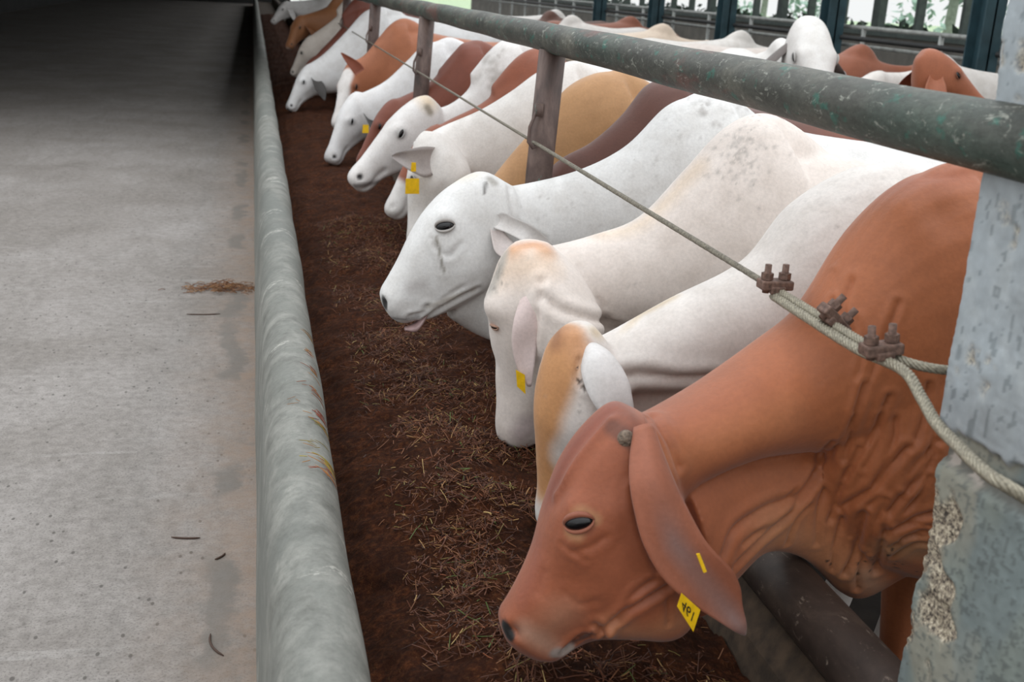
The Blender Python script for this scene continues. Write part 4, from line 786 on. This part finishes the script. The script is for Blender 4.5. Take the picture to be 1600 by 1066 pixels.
# outside
struct(MB().box((60, 30, .0), (101, 200, .1)).obj('ground', M_GRASS, smooth=False))
def tree(x, y, h, sp, seed, label):
    g = np.random.default_rng(seed); root = empty('tree', (x, y, 0), label, 'tree', 'pale trees beyond the openings'); MB().tube([V3(x, y, 0), V3(x + .1, y, h * .5), V3(x - .1, y + .1, h * .8)], [.16, .12, .05], 8).obj('trunk', M_TRUNK, root, True, root.location)
    mb = MB()
    for i in range(420):
        d = g.normal(size=3); d /= np.linalg.norm(d); c = V3(x, y, h * .72) + d * np.array([sp, sp, h * .3]) * g.random() ** .4; a = nrm(g.normal(size=3)); b_ = nrm(np.cross(a, g.normal(size=3))); s = g.uniform(.10, .22)
        mb.add([c - a * s * 1.4, c + b_ * s * .35, c + a * s * 1.4, c - b_ * s * .35], [(0, 1, 2, 3)])
    mb.obj('leaves', M_LEAF, root, False, root.location)
TR = (('small pale tree seen through the right opening', 15, 17.5, 3.6, 1.3), ('pale leafy tree beyond the opening above the red-brown pen cow', 16, 22.5, 4.5, 1.5), ('pale tree beyond the opening right of the white cow with raised head', 17, 27, 4.2, 1.4), ('thin pale tree beyond the openings further left', 18, 35, 5, 1.6), ('farthest pale tree behind the leftmost openings', 20, 45, 5, 1.8))
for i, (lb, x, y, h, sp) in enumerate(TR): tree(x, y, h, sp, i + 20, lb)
g = np.random.default_rng(77); mb = MB()
for j in range(2600):
    c = V3(9.75 + g.normal() * .12, g.uniform(5, 42), 1.0 + .36 * g.random() ** .7); c[2] += .07 * math.sin(c[1] * 3.1) + .05 * math.sin(c[1] * 7.7); a = nrm(g.normal(size=3)); b_ = nrm(np.cross(a, g.normal(size=3))); s_ = g.uniform(.04, .10)
    mb.add([c - a * s_ * 1.3, c + b_ * s_ * .6, c + a * s_ * 1.3, c - b_ * s_ * .6], [(0, 1, 2, 3)])
tag(mb.obj('hedge', M_HEDGE, None, False), 'dark ragged hedge along the foot of the bright openings', 'hedge', kind='stuff')
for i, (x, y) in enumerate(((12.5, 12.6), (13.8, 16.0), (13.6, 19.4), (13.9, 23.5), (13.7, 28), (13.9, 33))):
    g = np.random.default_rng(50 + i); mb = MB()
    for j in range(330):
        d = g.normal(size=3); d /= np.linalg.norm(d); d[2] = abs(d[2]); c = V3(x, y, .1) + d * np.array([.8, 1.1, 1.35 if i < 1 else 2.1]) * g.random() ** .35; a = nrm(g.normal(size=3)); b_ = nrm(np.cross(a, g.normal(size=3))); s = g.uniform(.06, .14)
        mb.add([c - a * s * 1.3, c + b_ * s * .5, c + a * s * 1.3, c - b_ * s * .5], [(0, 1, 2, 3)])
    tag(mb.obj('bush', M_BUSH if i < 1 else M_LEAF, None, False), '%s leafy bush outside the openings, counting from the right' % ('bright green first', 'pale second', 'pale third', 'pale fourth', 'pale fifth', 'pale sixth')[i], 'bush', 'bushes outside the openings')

# ---------------------------------------------------------------- unseen roof pieces shaped to control the daylight, and closed sides
struct(MB().box((-2.75, 37.5, 3.4), (9.3, 52, .08)).obj('ceiling_shade', M_ROOF, None, False))  # out of view; edges placed so the aisle darkens with distance
struct(MB().box((8.3, 30, 3.85), (3.6, 64, .08)).obj('ceiling_shade_pen', M_ROOF, None, False))  # out of view; eave added to shade the far side of the pen
struct(MB().box((-7.4, 37.5, 1.7), (.15, 52, 3.4)).obj('wall_left', M_DARKWALL, None, False))
struct(MB().box((-2.75, 63.5, 1.7), (9.3, .15, 3.4)).obj('wall_back', M_DARKWALL, None, False))

# ---------------------------------------------------------------- straw on the kerb, scraps on the aisle
g = np.random.default_rng(12); sc_cols = [M_STRAW]
def strand(name, P, L, ang, r, col, label, group, bend=.1, zf=None):
    pts = []
    for q in np.linspace(-1, 1, 7):
        x = P[0] + math.cos(ang) * L / 2 * q - math.sin(ang) * bend * L * (q * q - .5); y = P[1] + math.sin(ang) * L / 2 * q + math.cos(ang) * bend * L * (q * q - .5); pts.append(V3(x, y, zf(x, y) + r))
    o = MB().tube(pts, [r * .5, r, r, r, r, r, r * .4], 6).obj(name, M_STRAW); a = o.data.attributes.new('coat', 'FLOAT_COLOR', 'POINT'); a.data.foreach_set('color', list(col) * len(o.data.vertices)); tag(o, label, 'straw', group); return o
px_, pz_ = np.array([p[0] for p in prof_s]), np.array([p[1] for p in prof_s]); ii = (pz_ > .45)
def kz(x, y):
    a = .003 * math.sin(y * 4.1 + 1.8); return float(np.interp(x, px_[ii], pz_[ii])) + a + .004
clus = [((505, 545), 5, '#8f4a32'), ((490, 515), 2, '#8a6a3c'), ((497, 605), 6, '#90512f'), ((512, 640), 7, '#8e4630'), ((508, 655), 4, '#97903c'), ((512, 712), 7, '#a89638'), ((520, 728), 8, '#964a30'), ((500, 570), 4, '#8b4c31'), ((500, 690), 4, '#8c7a3a'), ((475, 630), 2, '#8e6a48')]
for (cx_, cy_), n, col in clus:
    n = int(n * 1.6)
    e = EYE; d = at(cx_, cy_, 1.0) - e; t_ = (.60 - e[2]) / d[2]; c_ = e + d * t_
    for j in range(n):
        x = float(np.clip(c_[0] - .012 + g.normal() * .018, .05, .155)); y = c_[1] + g.normal() * .02
        strand('straw', (x, y), g.uniform(.015, .045), g.normal(0.05, .5), g.uniform(.0005, .0010), srgb(col if g.random() < .7 else '#a8743c'), 'short rusty straw strand lying on the rounded kerb top', 'straw strands on the kerb', .08, kz)
fl = lambda x, y: .0
for (cx_, cy_), L, ang, r, bd, nm, lb in (((290, 842), .085, -.15, .003, .06, 'twig', 'short dark twig lying on the open aisle floor'), ((335, 1010), .11, -1.25, .003, .12, 'twig', 'dark bent twig on the aisle near the kerb at the bottom'), ((345, 871), .045, .9, .003, .1, 'twig', 'tiny dark twig close to the stained strip by the kerb'), ((318, 492), .16, .02, .003, .05, 'twig', 'brown stalk lying across the aisle below the straw heap')):
    d = at(cx_, cy_, 1.0) - EYE; c_ = EYE + d * (-EYE[2] / d[2]); o = strand(nm, c_, L, ang, r, srgb('#4a3428'), lb, None, bd, fl); o['category'] = 'twig'
V = MB(); CC = []
d = at(350, 452, 1.0) - EYE; c_ = EYE + d * (-EYE[2] / d[2])
for j in range(260):
    x = c_[0] + g.normal() * .10; y = c_[1] + g.normal() * .05; L = g.uniform(.02, .06); a = g.normal(0, .7); dv = V3(math.cos(a), math.sin(a), 0) * L / 2; z0 = .004 + .02 * g.random() * math.exp(-((x - c_[0]) / .1) ** 2); n0 = len(V.v)
    V.tube([V3(x, y, z0) - dv, V3(x, y, z0 + .004), V3(x, y, z0) + dv], .0016, 4); CC += [srgb(('#8a5f3c', '#74482c', '#9a7048')[j % 3])] * (len(V.v) - n0)
o = V.obj('straw_heap', M_STRAW); a = o.data.attributes.new('coat', 'FLOAT_COLOR', 'POINT'); a.data.foreach_set('color', np.array(CC).ravel().astype(np.float32)); tag(o, 'thin scatter of brown straw on the aisle against the kerb', 'straw', kind='stuff')
